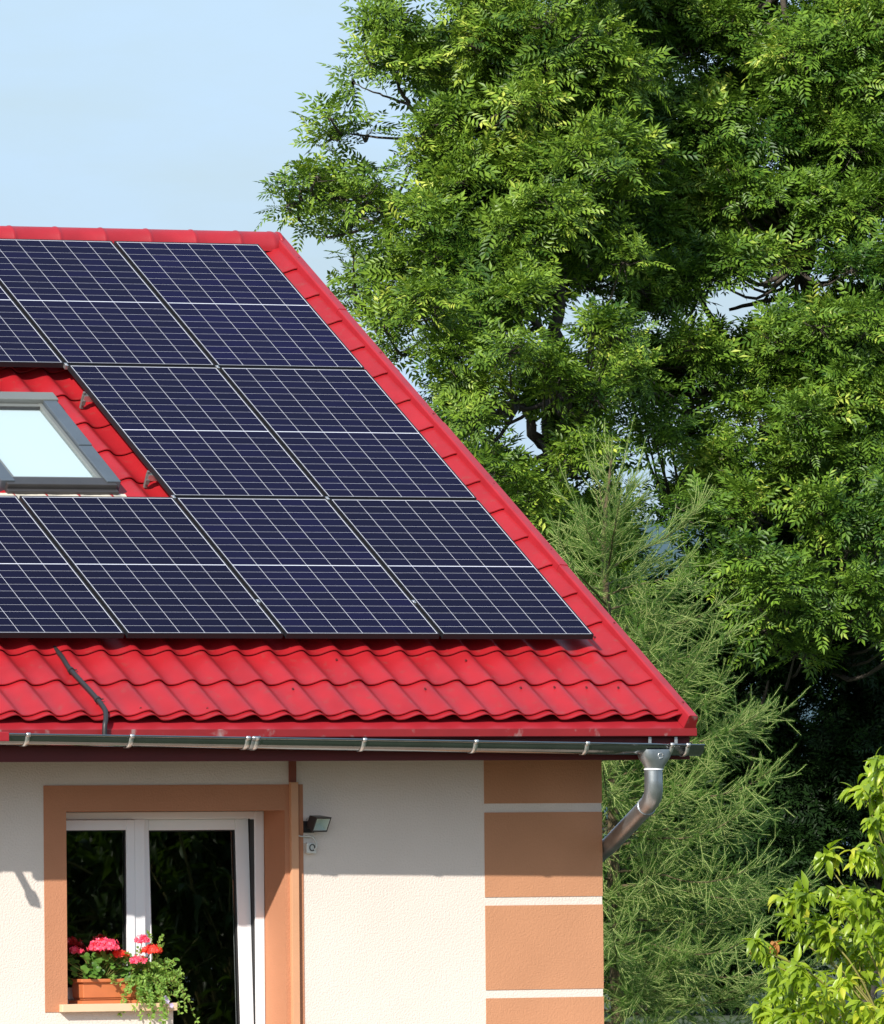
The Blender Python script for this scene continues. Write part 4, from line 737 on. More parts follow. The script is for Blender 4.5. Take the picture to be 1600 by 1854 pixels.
ASH_RIGHT = [(29.43,53.43,8.83,0.30),(29.22,53.32,8.30,0.32),(29.43,53.18,8.75,0.28),(29.50,53.57,8.40,0.31),(30.28,54.58,8.52,0.32),(29.89,54.37,8.36,0.32),(30.09,54.42,8.57,0.33),(29.95,54.49,8.44,0.31),(29.67,53.80,8.47,0.27),(29.37,53.52,8.77,0.26),(29.47,53.51,8.67,0.34),(29.88,53.69,8.43,0.27),(29.90,55.15,8.66,0.33),(30.02,55.23,8.51,0.30),(30.02,54.99,8.76,0.24),(29.77,54.76,8.66,0.34),(30.49,53.72,8.40,0.35),(30.31,53.68,8.57,0.31),(30.34,53.65,8.60,0.34),(30.49,53.11,8.47,0.27),(30.44,53.22,8.70,0.34),(30.09,52.88,8.60,0.25),(29.90,53.20,8.51,0.30),(30.14,53.43,8.46,0.24),(30.84,54.89,8.76,0.33),(30.99,54.79,9.11,0.32),(31.22,54.55,8.97,0.25),(31.37,54.71,8.72,0.34),(30.30,53.50,9.00,0.26),(30.18,53.10,8.58,0.27),(30.29,53.51,8.56,0.32),(30.41,53.56,8.80,0.26),(31.04,52.57,8.46,0.36),(30.54,52.33,8.07,0.34),(31.15,52.44,8.10,0.33),(31.03,52.24,8.23,0.31),(31.92,55.56,8.19,0.27),(32.36,55.49,8.61,0.31),(32.39,55.23,8.31,0.35),(32.04,55.65,8.59,0.27),(30.36,51.89,7.99,0.24),(30.44,51.92,7.79,0.24),(30.40,51.94,8.05,0.31),(30.33,51.50,8.12,0.33),(31.70,55.08,8.36,0.31),(31.98,55.22,8.10,0.24),(31.79,54.80,8.06,0.33),(32.06,55.08,8.47,0.29),(31.15,51.56,8.07,0.26),(31.25,51.26,8.47,0.35),(30.94,51.39,8.20,0.29),(31.00,51.55,8.54,0.27),(32.63,54.21,8.59,0.33),(32.46,54.21,8.95,0.33),(32.68,54.18,8.63,0.27),(32.42,53.81,8.94,0.31),(32.74,54.17,8.34,0.30),(32.93,54.50,8.20,0.32),(32.80,54.12,8.43,0.27),(32.82,54.21,8.47,0.25),(33.07,54.75,8.57,0.25),(33.09,54.62,8.30,0.31),(32.99,54.37,8.61,0.25),(32.81,54.93,8.52,0.33),(28.77,52.50,7.37,0.26),(29.12,52.84,7.54,0.30),(29.08,52.57,7.55,0.29),(29.03,52.65,7.66,0.32),(30.83,56.88,7.48,0.22),(31.12,56.85,7.78,0.31),(30.79,56.54,7.59,0.27),(31.02,56.93,7.45,0.28),(28.44,52.77,7.39,0.29),(28.40,52.43,7.39,0.25),(28.60,52.37,7.65,0.23),(28.73,52.54,7.22,0.26),(30.65,56.09,7.30,0.25),(30.84,56.39,7.40,0.31),(30.65,55.99,7.43,0.29),(30.81,56.42,7.72,0.24),(29.50,52.63,7.23,0.29),(29.48,52.03,7.38,0.36),(29.55,52.46,7.54,0.36),(29.43,52.22,7.23,0.30),(31.09,54.81,7.89,0.31),(30.98,54.58,7.91,0.29),(30.86,54.64,7.66,0.29),(30.77,54.53,7.86,0.28),(30.06,52.99,7.19,0.28),(30.17,53.57,7.03,0.26),(30.17,53.16,6.98,0.24),(30.11,53.21,6.95,0.29),(29.82,52.28,7.13,0.25),(29.42,52.41,7.05,0.26),(29.41,52.46,7.21,0.28),(29.61,52.23,6.84,0.30),(30.38,51.64,7.47,0.29),(30.12,51.78,7.08,0.29),(30.39,51.91,7.48,0.31),(30.46,52.06,7.45,0.28),(32.47,55.44,7.19,0.29),(32.83,55.71,7.04,0.33),(32.98,55.49,7.20,0.25),(32.85,55.72,7.05,0.35),(31.20,52.58,7.64,0.29),(31.32,52.41,7.27,0.32),(30.84,52.62,7.49,0.27),(30.82,52.63,7.32,0.25),(31.60,53.76,7.71,0.30),(31.16,53.85,7.84,0.29),(31.19,53.87,7.97,0.32),(31.54,53.69,7.61,0.25),(30.97,51.39,7.00,0.33),(31.49,51.73,7.30,0.32),(30.89,51.47,7.01,0.27),(30.98,51.42,7.29,0.28),(31.64,52.48,7.10,0.24),(31.41,52.21,7.03,0.30),(31.29,52.56,6.77,0.31),(31.50,52.44,7.39,0.34),(32.63,53.97,7.26,0.25),(32.67,54.08,7.51,0.32),(32.72,53.92,7.25,0.33),(32.28,53.90,7.18,0.27),(31.92,52.70,7.16,0.32),(32.01,52.37,6.69,0.25),(32.18,52.62,6.85,0.32),(32.17,52.28,6.88,0.31),(28.85,52.66,6.44,0.22),(29.04,52.91,6.10,0.26),(28.78,52.61,6.25,0.24),(29.03,52.89,6.40,0.25),(29.79,54.06,6.21,0.26),(29.62,54.31,6.28,0.23),(29.63,54.10,6.18,0.22),(29.91,54.36,6.42,0.22),(30.40,56.63,6.56,0.22),(30.65,56.54,6.48,0.21),(30.36,56.35,6.39,0.22),(30.48,56.22,6.64,0.23),(29.78,55.29,6.07,0.25),(29.92,55.14,5.94,0.20),(29.98,55.23,5.93,0.25),(30.18,55.11,6.30,0.25),(29.37,52.78,6.65,0.27),(29.14,52.64,6.37,0.30),(29.33,52.41,6.12,0.31),(29.48,52.30,6.25,0.32),(31.50,55.60,6.80,0.24),(31.36,55.63,6.45,0.27),(31.75,55.70,6.65,0.26),(31.63,55.93,6.44,0.25),(29.08,52.30,5.97,0.26),(29.51,52.09,6.22,0.25),(29.10,52.29,6.33,0.26),(29.51,52.36,6.12,0.30),(28.90,52.18,6.47,0.23),(28.74,52.35,6.01,0.26),(28.65,52.15,5.99,0.28),(28.68,52.11,6.31,0.22),(29.72,51.76,6.57,0.29),(29.92,51.44,6.40,0.23),(29.96,51.51,6.46,0.22),(29.53,51.70,6.44,0.30),(31.45,55.79,6.35,0.21),(31.86,55.43,6.40,0.27),(31.49,55.69,6.18,0.21),(31.52,55.77,6.49,0.28),(31.38,53.60,6.31,0.29),(31.31,53.62,6.07,0.24),(31.31,53.74,6.20,0.26),(31.26,53.57,6.46,0.22),(30.53,53.29,6.39,0.23),(30.47,53.26,6.83,0.23),(30.64,53.10,6.43,0.21),(30.53,53.43,6.69,0.23),(30.82,50.92,6.28,0.29),(30.44,51.21,6.46,0.30),(30.53,51.29,6.23,0.30),(30.60,51.29,6.06,0.23),(33.16,55.00,6.79,0.21),(33.15,55.05,6.48,0.26),(32.93,55.25,6.79,0.28),(33.38,55.27,6.71,0.23),(31.50,52.21,6.49,0.22),(31.50,52.27,6.66,0.21),(31.40,52.10,6.56,0.28),(31.41,52.17,6.67,0.23),(32.12,53.64,6.40,0.22),(31.97,53.56,6.57,0.22),(32.00,53.53,6.28,0.28),(31.90,53.80,6.54,0.23),(31.38,51.03,6.43,0.27),(31.45,51.04,6.49,0.20),(31.36,51.19,6.74,0.26),(31.21,51.04,6.36,0.24),(32.75,53.53,7.16,0.20),(33.02,53.36,6.85,0.25),(32.90,53.70,7.07,0.21),(32.77,53.60,6.82,0.20),(32.22,53.51,6.96,0.25),(32.44,53.36,7.00,0.20),(32.53,53.77,6.83,0.26),(32.44,53.36,6.99,0.27),(32.74,53.68,6.66,0.27),(33.01,53.91,6.87,0.27),(32.90,53.59,6.96,0.22),(32.73,53.72,6.68,0.19),(28.52,51.36,5.43,0.27),(28.05,51.34,5.32,0.24),(28.45,51.45,5.44,0.25),(28.48,51.45,5.28,0.24),(30.45,55.57,5.93,0.24),(30.74,55.26,5.99,0.21),(30.65,55.64,5.95,0.23),(30.41,55.56,5.79,0.21),(29.56,53.61,5.54,0.19),(29.67,53.71,5.32,0.23),(29.54,53.99,5.57,0.23),(29.78,53.86,5.50,0.25),(29.16,53.68,5.25,0.25),(29.19,53.50,5.21,0.22),(29.52,53.50,5.31,0.24),(29.21,53.46,5.46,0.26),(29.18,51.02,5.57,0.18),(29.20,51.08,5.55,0.19),(29.02,51.30,5.45,0.16),(29.15,51.32,5.67,0.21),(31.32,55.37,6.13,0.17),(31.21,55.37,5.98,0.18),(31.23,55.55,5.87,0.16),(31.35,55.52,5.86,0.18),(31.19,54.97,6.09,0.17),(31.01,54.85,5.85,0.14),(31.25,54.75,5.94,0.17),(31.25,54.97,5.80,0.19),(29.07,51.81,5.61,0.19),(29.37,51.77,5.58,0.17),(29.26,51.89,5.62,0.19),(29.08,51.68,5.70,0.19),(29.69,50.85,4.73,0.31),(29.68,50.95,4.40,0.32),(29.42,50.53,4.68,0.26),(29.73,50.82,4.82,0.30),(30.14,52.19,4.52,0.27),(30.09,52.46,4.48,0.26),(30.36,52.50,4.61,0.27),(30.11,52.44,4.59,0.28),(30.79,52.59,4.45,0.25),(30.52,52.74,4.43,0.24),(30.77,52.42,4.59,0.22),(30.53,52.52,4.72,0.23),(29.86,50.07,4.59,0.27),(29.88,49.72,4.21,0.31),(29.76,49.96,4.56,0.31),(29.78,49.85,4.79,0.27),(30.98,51.61,4.50,0.28),(31.27,51.54,4.85,0.24),(31.36,51.59,4.38,0.29),(31.25,51.83,4.69,0.24),(32.01,53.12,4.43,0.24),(31.70,53.15,4.75,0.21),(31.69,52.74,4.52,0.25),(32.02,52.89,4.37,0.27),(30.62,50.90,4.49,0.25),(30.29,50.88,4.20,0.21),(30.39,50.77,4.45,0.28),(30.56,50.97,4.26,0.21),(28.56,51.09,4.56,0.26),(28.78,51.09,4.34,0.23),(28.72,51.09,4.49,0.23),(28.46,50.85,4.60,0.27),(30.29,53.87,4.55,0.28),(30.12,54.06,4.37,0.24),(30.21,53.89,4.45,0.23),(30.28,53.93,4.82,0.28),(29.68,53.64,4.30,0.26),(29.52,53.83,4.57,0.25),(29.61,53.78,4.19,0.27),(29.71,53.90,4.11,0.28),(29.29,50.69,3.73,0.22),(29.29,51.05,3.91,0.26),(29.30,51.13,3.73,0.24),(29.26,51.17,3.94,0.20),(29.69,50.56,3.79,0.26),(30.25,50.45,3.70,0.25),(30.17,50.57,3.56,0.25),(30.09,50.26,3.85,0.24),(30.67,52.06,4.15,0.28),(30.62,52.04,4.19,0.27),(30.76,52.48,3.80,0.27),(30.77,51.99,3.99,0.29),(30.44,51.56,3.35,0.24),(30.41,51.39,3.52,0.23),(30.39,51.33,3.45,0.22),(30.10,51.75,3.43,0.25),(29.49,49.70,3.39,0.27),(29.13,49.58,3.79,0.25),(29.47,49.73,3.77,0.21),(29.38,49.75,3.40,0.21),(30.02,49.85,3.84,0.29),(30.35,49.58,4.01,0.26),(30.40,49.81,3.71,0.27),(30.36,49.78,3.70,0.28),(31.66,51.85,4.42,0.23),(31.79,51.65,4.27,0.25),(31.30,51.72,4.25,0.27),(31.38,51.77,4.44,0.26),(31.76,52.14,3.47,0.22),(31.95,52.30,3.64,0.26),(31.95,52.10,3.76,0.28),(31.65,52.11,3.84,0.22),(29.95,49.72,4.02,0.27),(30.02,49.81,4.23,0.27),(30.01,49.68,4.01,0.25),(29.87,49.92,4.09,0.24),(27.63,50.30,3.62,0.21),(27.63,50.39,3.50,0.18),(27.69,50.22,3.50,0.23),(27.90,50.39,3.72,0.21),(28.66,50.59,2.97,0.24),(28.82,50.55,3.33,0.24),(28.62,50.80,3.21,0.20),(28.66,50.45,3.17,0.23),(30.53,53.83,3.22,0.21),(30.34,53.93,3.38,0.23),(30.31,53.97,3.11,0.17),(30.60,54.06,3.15,0.20),(31.20,55.46,3.73,0.23),(30.97,55.48,3.85,0.18),(31.15,55.40,3.70,0.20),(30.93,55.45,3.65,0.21),(30.66,53.78,3.02,0.17),(30.64,53.83,2.98,0.19),(30.71,53.94,3.36,0.20),(30.48,53.78,3.26,0.22),(29.57,50.45,3.24,0.18),(29.71,50.72,2.96,0.20),(29.66,50.81,3.01,0.18),(29.81,50.43,3.16,0.20),(31.28,53.81,3.41,0.22),(31.19,53.46,3.25,0.23),(31.50,53.70,3.15,0.19),(31.37,53.64,3.02,0.20),(31.70,54.54,3.67,0.20),(31.94,54.54,3.53,0.23),(31.90,54.67,3.40,0.18),(31.53,54.71,3.50,0.20),(29.75,51.09,3.05,0.21),(30.08,50.96,3.04,0.17),(30.18,51.02,3.04,0.18),(29.94,50.97,3.27,0.22),(30.19,49.52,3.12,0.26),(30.05,49.69,3.25,0.21),(30.22,49.87,3.19,0.23),(30.19,49.95,3.13,0.24),(33.32,55.37,3.30,0.24),(33.06,55.26,3.41,0.26),(33.25,55.30,3.12,0.27),(33.16,55.21,3.16,0.22),(33.07,53.88,3.07,0.23),(32.93,54.05,3.16,0.20),(32.96,53.87,2.93,0.23),(33.00,53.95,3.11,0.25),(31.34,52.22,2.94,0.27),(31.60,52.35,3.07,0.23),(31.36,52.21,3.00,0.20),(31.40,52.30,2.87,0.26),(29.28,48.68,2.44,0.15),(29.14,48.88,2.55,0.17),(29.24,48.65,2.61,0.16),(29.07,48.95,2.51,0.16),(31.33,52.89,2.78,0.18),(31.48,52.91,2.71,0.18),(31.28,53.07,2.66,0.18),(31.31,53.13,2.61,0.14),(31.79,53.10,2.65,0.15),(31.71,53.03,2.42,0.16),(31.93,53.11,2.56,0.19),(31.77,53.29,2.52,0.18),(29.02,48.87,2.65,0.18),(28.97,48.66,2.62,0.14),(28.96,48.81,2.70,0.16),(29.01,48.65,2.72,0.15),(27.46,49.07,2.61,0.28),(29.22,52.52,2.77,0.27),(29.45,53.05,2.92,0.27),(29.70,53.06,2.67,0.27),(28.23,48.67,1.77,0.22),(28.23,48.57,1.72,0.17),(28.43,48.55,1.74,0.19),(28.21,48.81,1.50,0.22),(31.49,54.02,1.80,0.21),(31.39,53.97,1.88,0.20),(31.35,54.25,1.79,0.22),(31.22,54.26,1.75,0.16),(30.99,54.04,2.12,0.16),(30.92,54.10,2.04,0.21),(31.07,53.90,1.81,0.22),(30.94,54.05,1.78,0.21),(30.02,51.28,1.95,0.18),(29.85,51.18,1.95,0.15),(29.71,51.27,1.74,0.16),(29.73,51.40,1.72,0.20),(29.25,49.53,1.77,0.16),(29.20,49.67,2.00,0.15),(29.10,49.43,2.00,0.19),(29.15,49.56,1.83,0.20),(31.62,53.47,2.26,0.16),(31.47,53.57,2.30,0.18),(31.45,53.32,2.37,0.19),(31.41,53.31,2.30,0.15),(31.28,52.86,2.05,0.16),(31.24,52.68,1.94,0.15),(31.20,52.87,1.93,0.17),(31.19,52.95,2.01,0.16),(30.68,52.20,2.21,0.16),(30.75,52.39,2.23,0.16),(30.92,52.25,2.13,0.19),(30.85,52.08,2.11,0.19),(29.26,48.81,1.45,0.22),(29.05,48.68,1.56,0.20),(28.99,48.89,1.37,0.20),(29.01,48.93,1.37,0.19),(32.59,54.99,1.65,0.21),(32.67,55.16,1.65,0.18),(32.72,55.11,1.42,0.23),(32.63,54.94,1.57,0.20),(30.45,51.51,1.48,0.18),(30.37,51.23,1.45,0.23),(30.65,51.48,1.55,0.21),(30.68,51.34,1.55,0.22),(30.53,51.07,1.21,0.17),(30.69,51.24,1.38,0.17),(30.34,51.18,1.32,0.22),(30.57,51.01,1.50,0.22),(29.60,48.36,1.55,0.18),(29.56,48.42,1.74,0.22),(29.30,48.35,1.73,0.18),(29.42,48.55,1.76,0.20),(32.09,52.46,2.02,0.18),(31.95,52.49,1.99,0.15),(32.11,52.40,1.89,0.20),(32.02,52.63,1.75,0.16),(30.25,50.42,1.54,0.16),(30.44,50.56,1.61,0.19),(30.32,50.52,1.54,0.17),(30.22,50.39,1.58,0.19),(31.79,52.32,1.81,0.15),(31.66,52.07,1.94,0.15),(31.59,52.21,1.84,0.16),(31.70,52.24,2.08,0.17),(28.75,49.66,1.29,0.28),(30.41,52.38,1.47,0.27),(30.53,53.15,1.52,0.27),(29.37,49.79,1.04,0.22),(31.79,54.23,1.02,0.22),(31.85,54.15,1.03,0.22),(28.96,49.35,0.97,0.21),(30.99,52.04,7.70,0.26),(30.78,51.56,7.79,0.27),(31.06,51.72,7.83,0.23),(31.02,51.69,7.49,0.23),(30.63,51.87,7.23,0.23),(30.95,52.12,7.41,0.28),(30.75,52.07,7.11,0.25),(30.83,51.87,7.29,0.21),(30.83,51.72,7.79,0.24),(31.04,51.67,8.13,0.26),(31.07,51.38,7.76,0.28),(31.28,51.39,7.93,0.28),(31.90,52.74,7.72,0.21),(31.55,52.75,7.51,0.21),(31.61,52.95,7.56,0.26),(31.74,52.64,7.65,0.28),(30.83,50.06,5.67,0.23),(30.84,50.02,5.58,0.26),(30.87,50.21,5.70,0.19),(31.15,50.02,5.39,0.23),(33.72,54.33,5.98,0.18),(33.48,54.14,5.95,0.24),(33.43,54.44,5.80,0.21),(33.58,54.13,5.87,0.24),(33.14,54.09,5.63,0.24),(33.10,54.04,5.58,0.25),(33.29,54.07,5.76,0.23),(33.12,53.98,5.56,0.20),(31.17,50.06,5.37,0.19),(31.20,50.06,5.39,0.23),(31.43,50.17,5.38,0.22),(31.35,50.10,5.57,0.24),(30.76,50.20,4.57,0.24),(30.57,50.12,4.31,0.21),(30.41,50.26,4.73,0.26),(30.45,50.03,4.61,0.25),(32.49,53.74,4.32,0.20),(32.54,53.88,4.45,0.22),(32.58,53.65,4.58,0.25),(32.26,53.83,4.50,0.24),(32.60,53.24,4.65,0.23),(32.47,53.27,4.58,0.21),(32.26,53.11,4.65,0.22),(32.44,53.17,4.78,0.20),(31.37,50.93,4.68,0.18),(31.35,50.81,4.67,0.21),(31.04,50.84,4.53,0.20),(31.14,50.71,4.56,0.22),(29.82,52.91,6.56,0.27),(29.69,52.88,6.59,0.24),(29.99,52.72,6.58,0.20),(29.65,52.79,6.69,0.20),(29.83,53.52,6.58,0.24),(30.17,53.67,6.36,0.23),(30.22,53.42,6.50,0.18),(29.87,53.57,6.35,0.22),(29.69,52.05,7.02,0.18),(29.57,51.79,6.78,0.23),(29.73,51.91,6.88,0.20),(29.36,52.05,6.97,0.19),(30.48,54.48,6.95,0.22),(30.57,54.55,7.30,0.19),(30.58,54.16,7.10,0.25),(30.41,54.24,7.08,0.21),(27.19,50.08,4.33,0.22),(27.24,50.13,4.08,0.17),(27.45,50.28,4.30,0.18),(27.18,50.29,4.30,0.20),(29.93,54.83,4.28,0.18),(29.98,54.79,4.34,0.16),(30.00,54.99,4.30,0.17),(29.99,55.06,4.60,0.22),(29.15,53.57,4.56,0.18),(28.96,53.61,4.51,0.20),(28.95,53.49,4.62,0.21),(29.02,53.68,4.85,0.21),(29.18,54.00,4.64,0.15),(29.28,53.98,4.33,0.20),(29.32,54.13,4.38,0.15),(29.30,53.95,4.55,0.19),(30.01,48.81,2.63,0.21),(29.78,48.60,2.78,0.16),(29.93,48.70,2.76,0.19),(30.00,48.57,2.44,0.17),(32.53,53.37,2.71,0.22),(32.42,53.22,2.60,0.19),(32.52,53.55,2.54,0.18),(32.44,53.28,2.70,0.16),(32.51,53.23,2.64,0.21),(32.48,53.43,2.50,0.18),(32.33,53.50,2.54,0.18),(32.28,53.19,2.68,0.16),(31.99,51.85,2.65,0.21),(32.16,52.13,2.79,0.20),(31.82,52.07,2.78,0.20),(32.10,51.83,2.68,0.16),(28.06,48.74,2.09,0.25),(31.94,55.57,2.33,0.24),(30.58,53.18,2.14,0.24),(28.69,50.06,1.99,0.23),(28.42,49.85,2.59,0.14),(28.44,49.68,2.77,0.17),(28.60,49.60,2.64,0.13),(28.43,49.67,2.80,0.16),(30.76,54.09,2.67,0.16),(31.03,54.08,2.56,0.16),(31.00,54.24,2.67,0.15),(30.81,54.17,2.74,0.14),(30.84,53.84,2.82,0.17),(30.67,53.84,2.66,0.13),(30.70,53.82,2.55,0.15),(30.83,53.74,2.60,0.17),(29.86,52.01,2.71,0.30),(29.96,48.52,1.11,0.20),(30.10,48.81,1.24,0.22),(30.09,48.75,1.35,0.18),(30.18,48.52,1.17,0.19),(32.61,52.99,1.45,0.16),(32.85,53.08,1.33,0.16),(32.69,52.90,1.55,0.16),(32.90,53.09,1.30,0.21),(30.84,50.29,1.50,0.16),(30.62,50.23,1.52,0.19),(30.70,50.03,1.38,0.20),(30.85,50.13,1.56,0.16),(31.17,50.64,1.28,0.21),(31.10,50.57,1.60,0.16),(30.99,50.66,1.44,0.17),(30.93,50.52,1.59,0.20),(30.11,49.95,5.51,0.25),(31.60,52.34,5.82,0.24),(31.49,52.69,5.65,0.24),(31.14,51.57,5.76,0.24),(29.71,51.10,5.69,0.28),(32.34,55.81,6.04,0.28),(30.86,53.49,5.96,0.27),(29.97,49.33,5.01,0.16),(29.93,49.31,4.73,0.15),(30.17,49.36,4.86,0.14),(29.92,49.43,4.89,0.14),(33.04,54.29,5.44,0.14),(33.00,54.23,5.35,0.17),(32.98,54.28,5.15,0.15),(33.08,54.30,5.21,0.18),(31.69,52.38,5.08,0.30),(31.55,52.34,5.10,0.30),(29.46,49.61,4.83,0.25),(32.40,54.51,5.24,0.24),(30.92,52.09,5.01,0.24),(30.82,52.27,5.09,0.24),(29.54,48.64,2.36,0.16),(29.64,48.61,2.33,0.21),(29.53,48.67,2.46,0.20),(29.35,48.75,2.18,0.17),(31.15,51.53,2.15,0.19),(31.16,51.54,2.18,0.17),(31.09,51.52,2.24,0.18),(30.93,51.58,2.31,0.20),(30.72,50.68,2.61,0.15),(30.67,50.67,2.42,0.17),(30.53,50.72,2.75,0.21),(30.59,50.62,2.78,0.16),(30.69,51.14,2.36,0.20),(30.74,51.12,2.35,0.21),(30.64,51.44,2.31,0.19),(30.78,51.20,2.25,0.18),(27.96,49.29,1.96,0.16),(27.80,49.40,1.94,0.18),(28.08,49.45,1.90,0.16),(27.86,49.55,1.88,0.18),(30.83,54.55,2.05,0.17),(30.67,54.46,1.87,0.17),(30.90,54.39,1.93,0.15),(30.82,54.39,2.06,0.13),(28.91,51.35,1.87,0.29),(29.47,51.85,1.89,0.29),(30.52,55.26,9.72,0.67),(30.15,54.58,9.65,0.67),(31.74,55.36,9.77,0.75),(31.16,54.32,9.66,0.74),(31.94,53.67,9.57,0.74),(32.76,55.11,9.71,0.75),(31.71,51.24,9.23,0.73),(32.06,51.86,9.29,0.73),(29.71,52.77,10.55,0.73),(29.44,52.28,10.49,0.72),(31.40,53.35,10.73,0.80),(31.89,54.24,10.83,0.81),(32.60,52.91,10.60,0.67),(32.16,52.14,10.51,0.67),(33.97,54.26,8.12,0.75),(32.15,51.11,7.85,0.73),(32.54,51.55,6.57,0.73),(34.45,54.85,6.81,0.75),(32.29,51.02,5.15,0.72),(33.14,52.49,5.24,0.73),(32.95,52.58,3.77,0.67),(33.58,53.68,3.82,0.67),(34.13,54.65,2.51,0.61),(34.11,54.61,2.51,0.61)]
LIMBS_LEFT = [[(27.132, 51.43, -3.574, 0.187), (27.224, 51.39, 0.296, 0.165), (27.246, 51.669, 2.243, 0.143), (27.065, 51.72, 3.41, 0.121), (27.237, 51.91, 4.588, 0.088), (27.343, 52.042, 5.247, 0.072), (27.484, 51.899, 6.283, 0.055), (27.333, 51.862, 7.775, 0.039), (27.174, 51.81, 9.263, 0.03)], [(27.065, 51.72, 3.41, 0.088), (26.723, 51.551, 3.626, 0.066), (26.633, 51.584, 3.917, 0.047), (26.279, 51.527, 4.233, 0.033), (25.792, 51.621, 5.07, 0.034), (25.544, 51.682, 6.101, 0.022)], [(27.237, 51.91, 4.588, 0.055), (26.46, 51.917, 5.615, 0.039), (25.764, 51.952, 7.027, 0.034), (25.362, 52.009, 7.474, 0.026), (25.241, 52.05, 7.733, 0.019), (25.052, 52.096, 8.313, 0.009)], [(26.46, 51.917, 5.615, 0.033), (25.743, 51.934, 5.861, 0.034), (25.071, 52.03, 6.208, 0.022), (24.504, 52.192, 6.368, 0.013), (24.102, 52.398, 6.307, 0.008)], [(25.362, 52.009, 7.474, 0.019), (25.13, 52.12, 7.573, 0.013), (24.955, 52.203, 7.639, 0.009), (24.78, 52.284, 7.737, 0.006)], [(25.792, 51.621, 5.07, 0.022), (25.214, 52.059, 4.566, 0.015), (24.951, 52.387, 5.095, 0.009)], [(25.602, 51.918, 7.086, 0.022), (25.142, 52.153, 7.09, 0.015), (24.679, 52.381, 7.159, 0.009)], [(27.065, 51.72, 3.41, 0.055), (26.562, 51.879, 3.217, 0.038), (26.179, 51.836, 3.599, 0.022)], [(27.066, 51.722, 3.345, 0.033), (26.449, 51.946, 3.024, 0.026), (26.063, 51.891, 3.73, 0.015)], [(27.343, 52.042, 5.247, 0.05), (26.579, 52.126, 6.603, 0.038), (26.332, 52.05, 7.761, 0.022), (26.32, 51.869, 8.592, 0.011)], [(27.065, 51.72, 3.41, 0.038), (26.902, 50.984, 4.024, 0.038), (26.458, 51.112, 3.895, 0.026), (26.286, 51.199, 3.961, 0.015)]]
LIMBS_RIGHT = [[(30.737, 52.876, -3.979, 0.198), (30.782, 52.868, 0.315, 0.17), (30.809, 52.815, 1.968, 0.149), (30.84, 52.749, 3.29, 0.121), (31.02, 52.793, 4.951, 0.094), (31.078, 52.721, 5.611, 0.077), (30.98, 52.682, 6.934, 0.055), (30.772, 52.689, 8.256, 0.039), (30.604, 52.625, 9.904, 0.03)], [(31.019, 52.79, 5.017, 0.055), (31.203, 52.434, 5.399, 0.039), (31.603, 52.2, 5.513, 0.033), (32.057, 51.923, 5.784, 0.022)], [(30.836, 52.736, 3.62, 0.066), (30.233, 53.017, 4.685, 0.044), (29.753, 53.224, 5.615, 0.03), (29.435, 53.305, 6.938, 0.026), (29.285, 53.278, 8.258, 0.015)], [(31.042, 52.757, 5.347, 0.033), (30.57, 52.794, 5.308, 0.03), (30.166, 53.023, 5.214, 0.019)], [(30.923, 52.769, 4.285, 0.038), (30.721, 52.356, 5.453, 0.026), (30.699, 52.334, 5.98, 0.019), (31.171, 52.346, 6.917, 0.011)], [(30.807, 52.805, 2.299, 0.05), (31.088, 52.28, 2.944, 0.038), (31.487, 52.043, 3.203, 0.022)], [(30.811, 52.832, 1.307, 0.044), (30.816, 52.359, 1.757, 0.038), (30.996, 52.139, 1.884, 0.022)], [(30.807, 52.805, 2.299, 0.044), (30.312, 53.063, 2.767, 0.038), (29.789, 53.342, 2.971, 0.022)], [(30.995, 52.722, 6.273, 0.044), (31.451, 52.163, 7.243, 0.038), (31.835, 51.89, 7.896, 0.022)], [(31.069, 52.734, 5.479, 0.022), (31.331, 52.12, 5.583, 0.016), (31.673, 51.917, 5.711, 0.011)]]
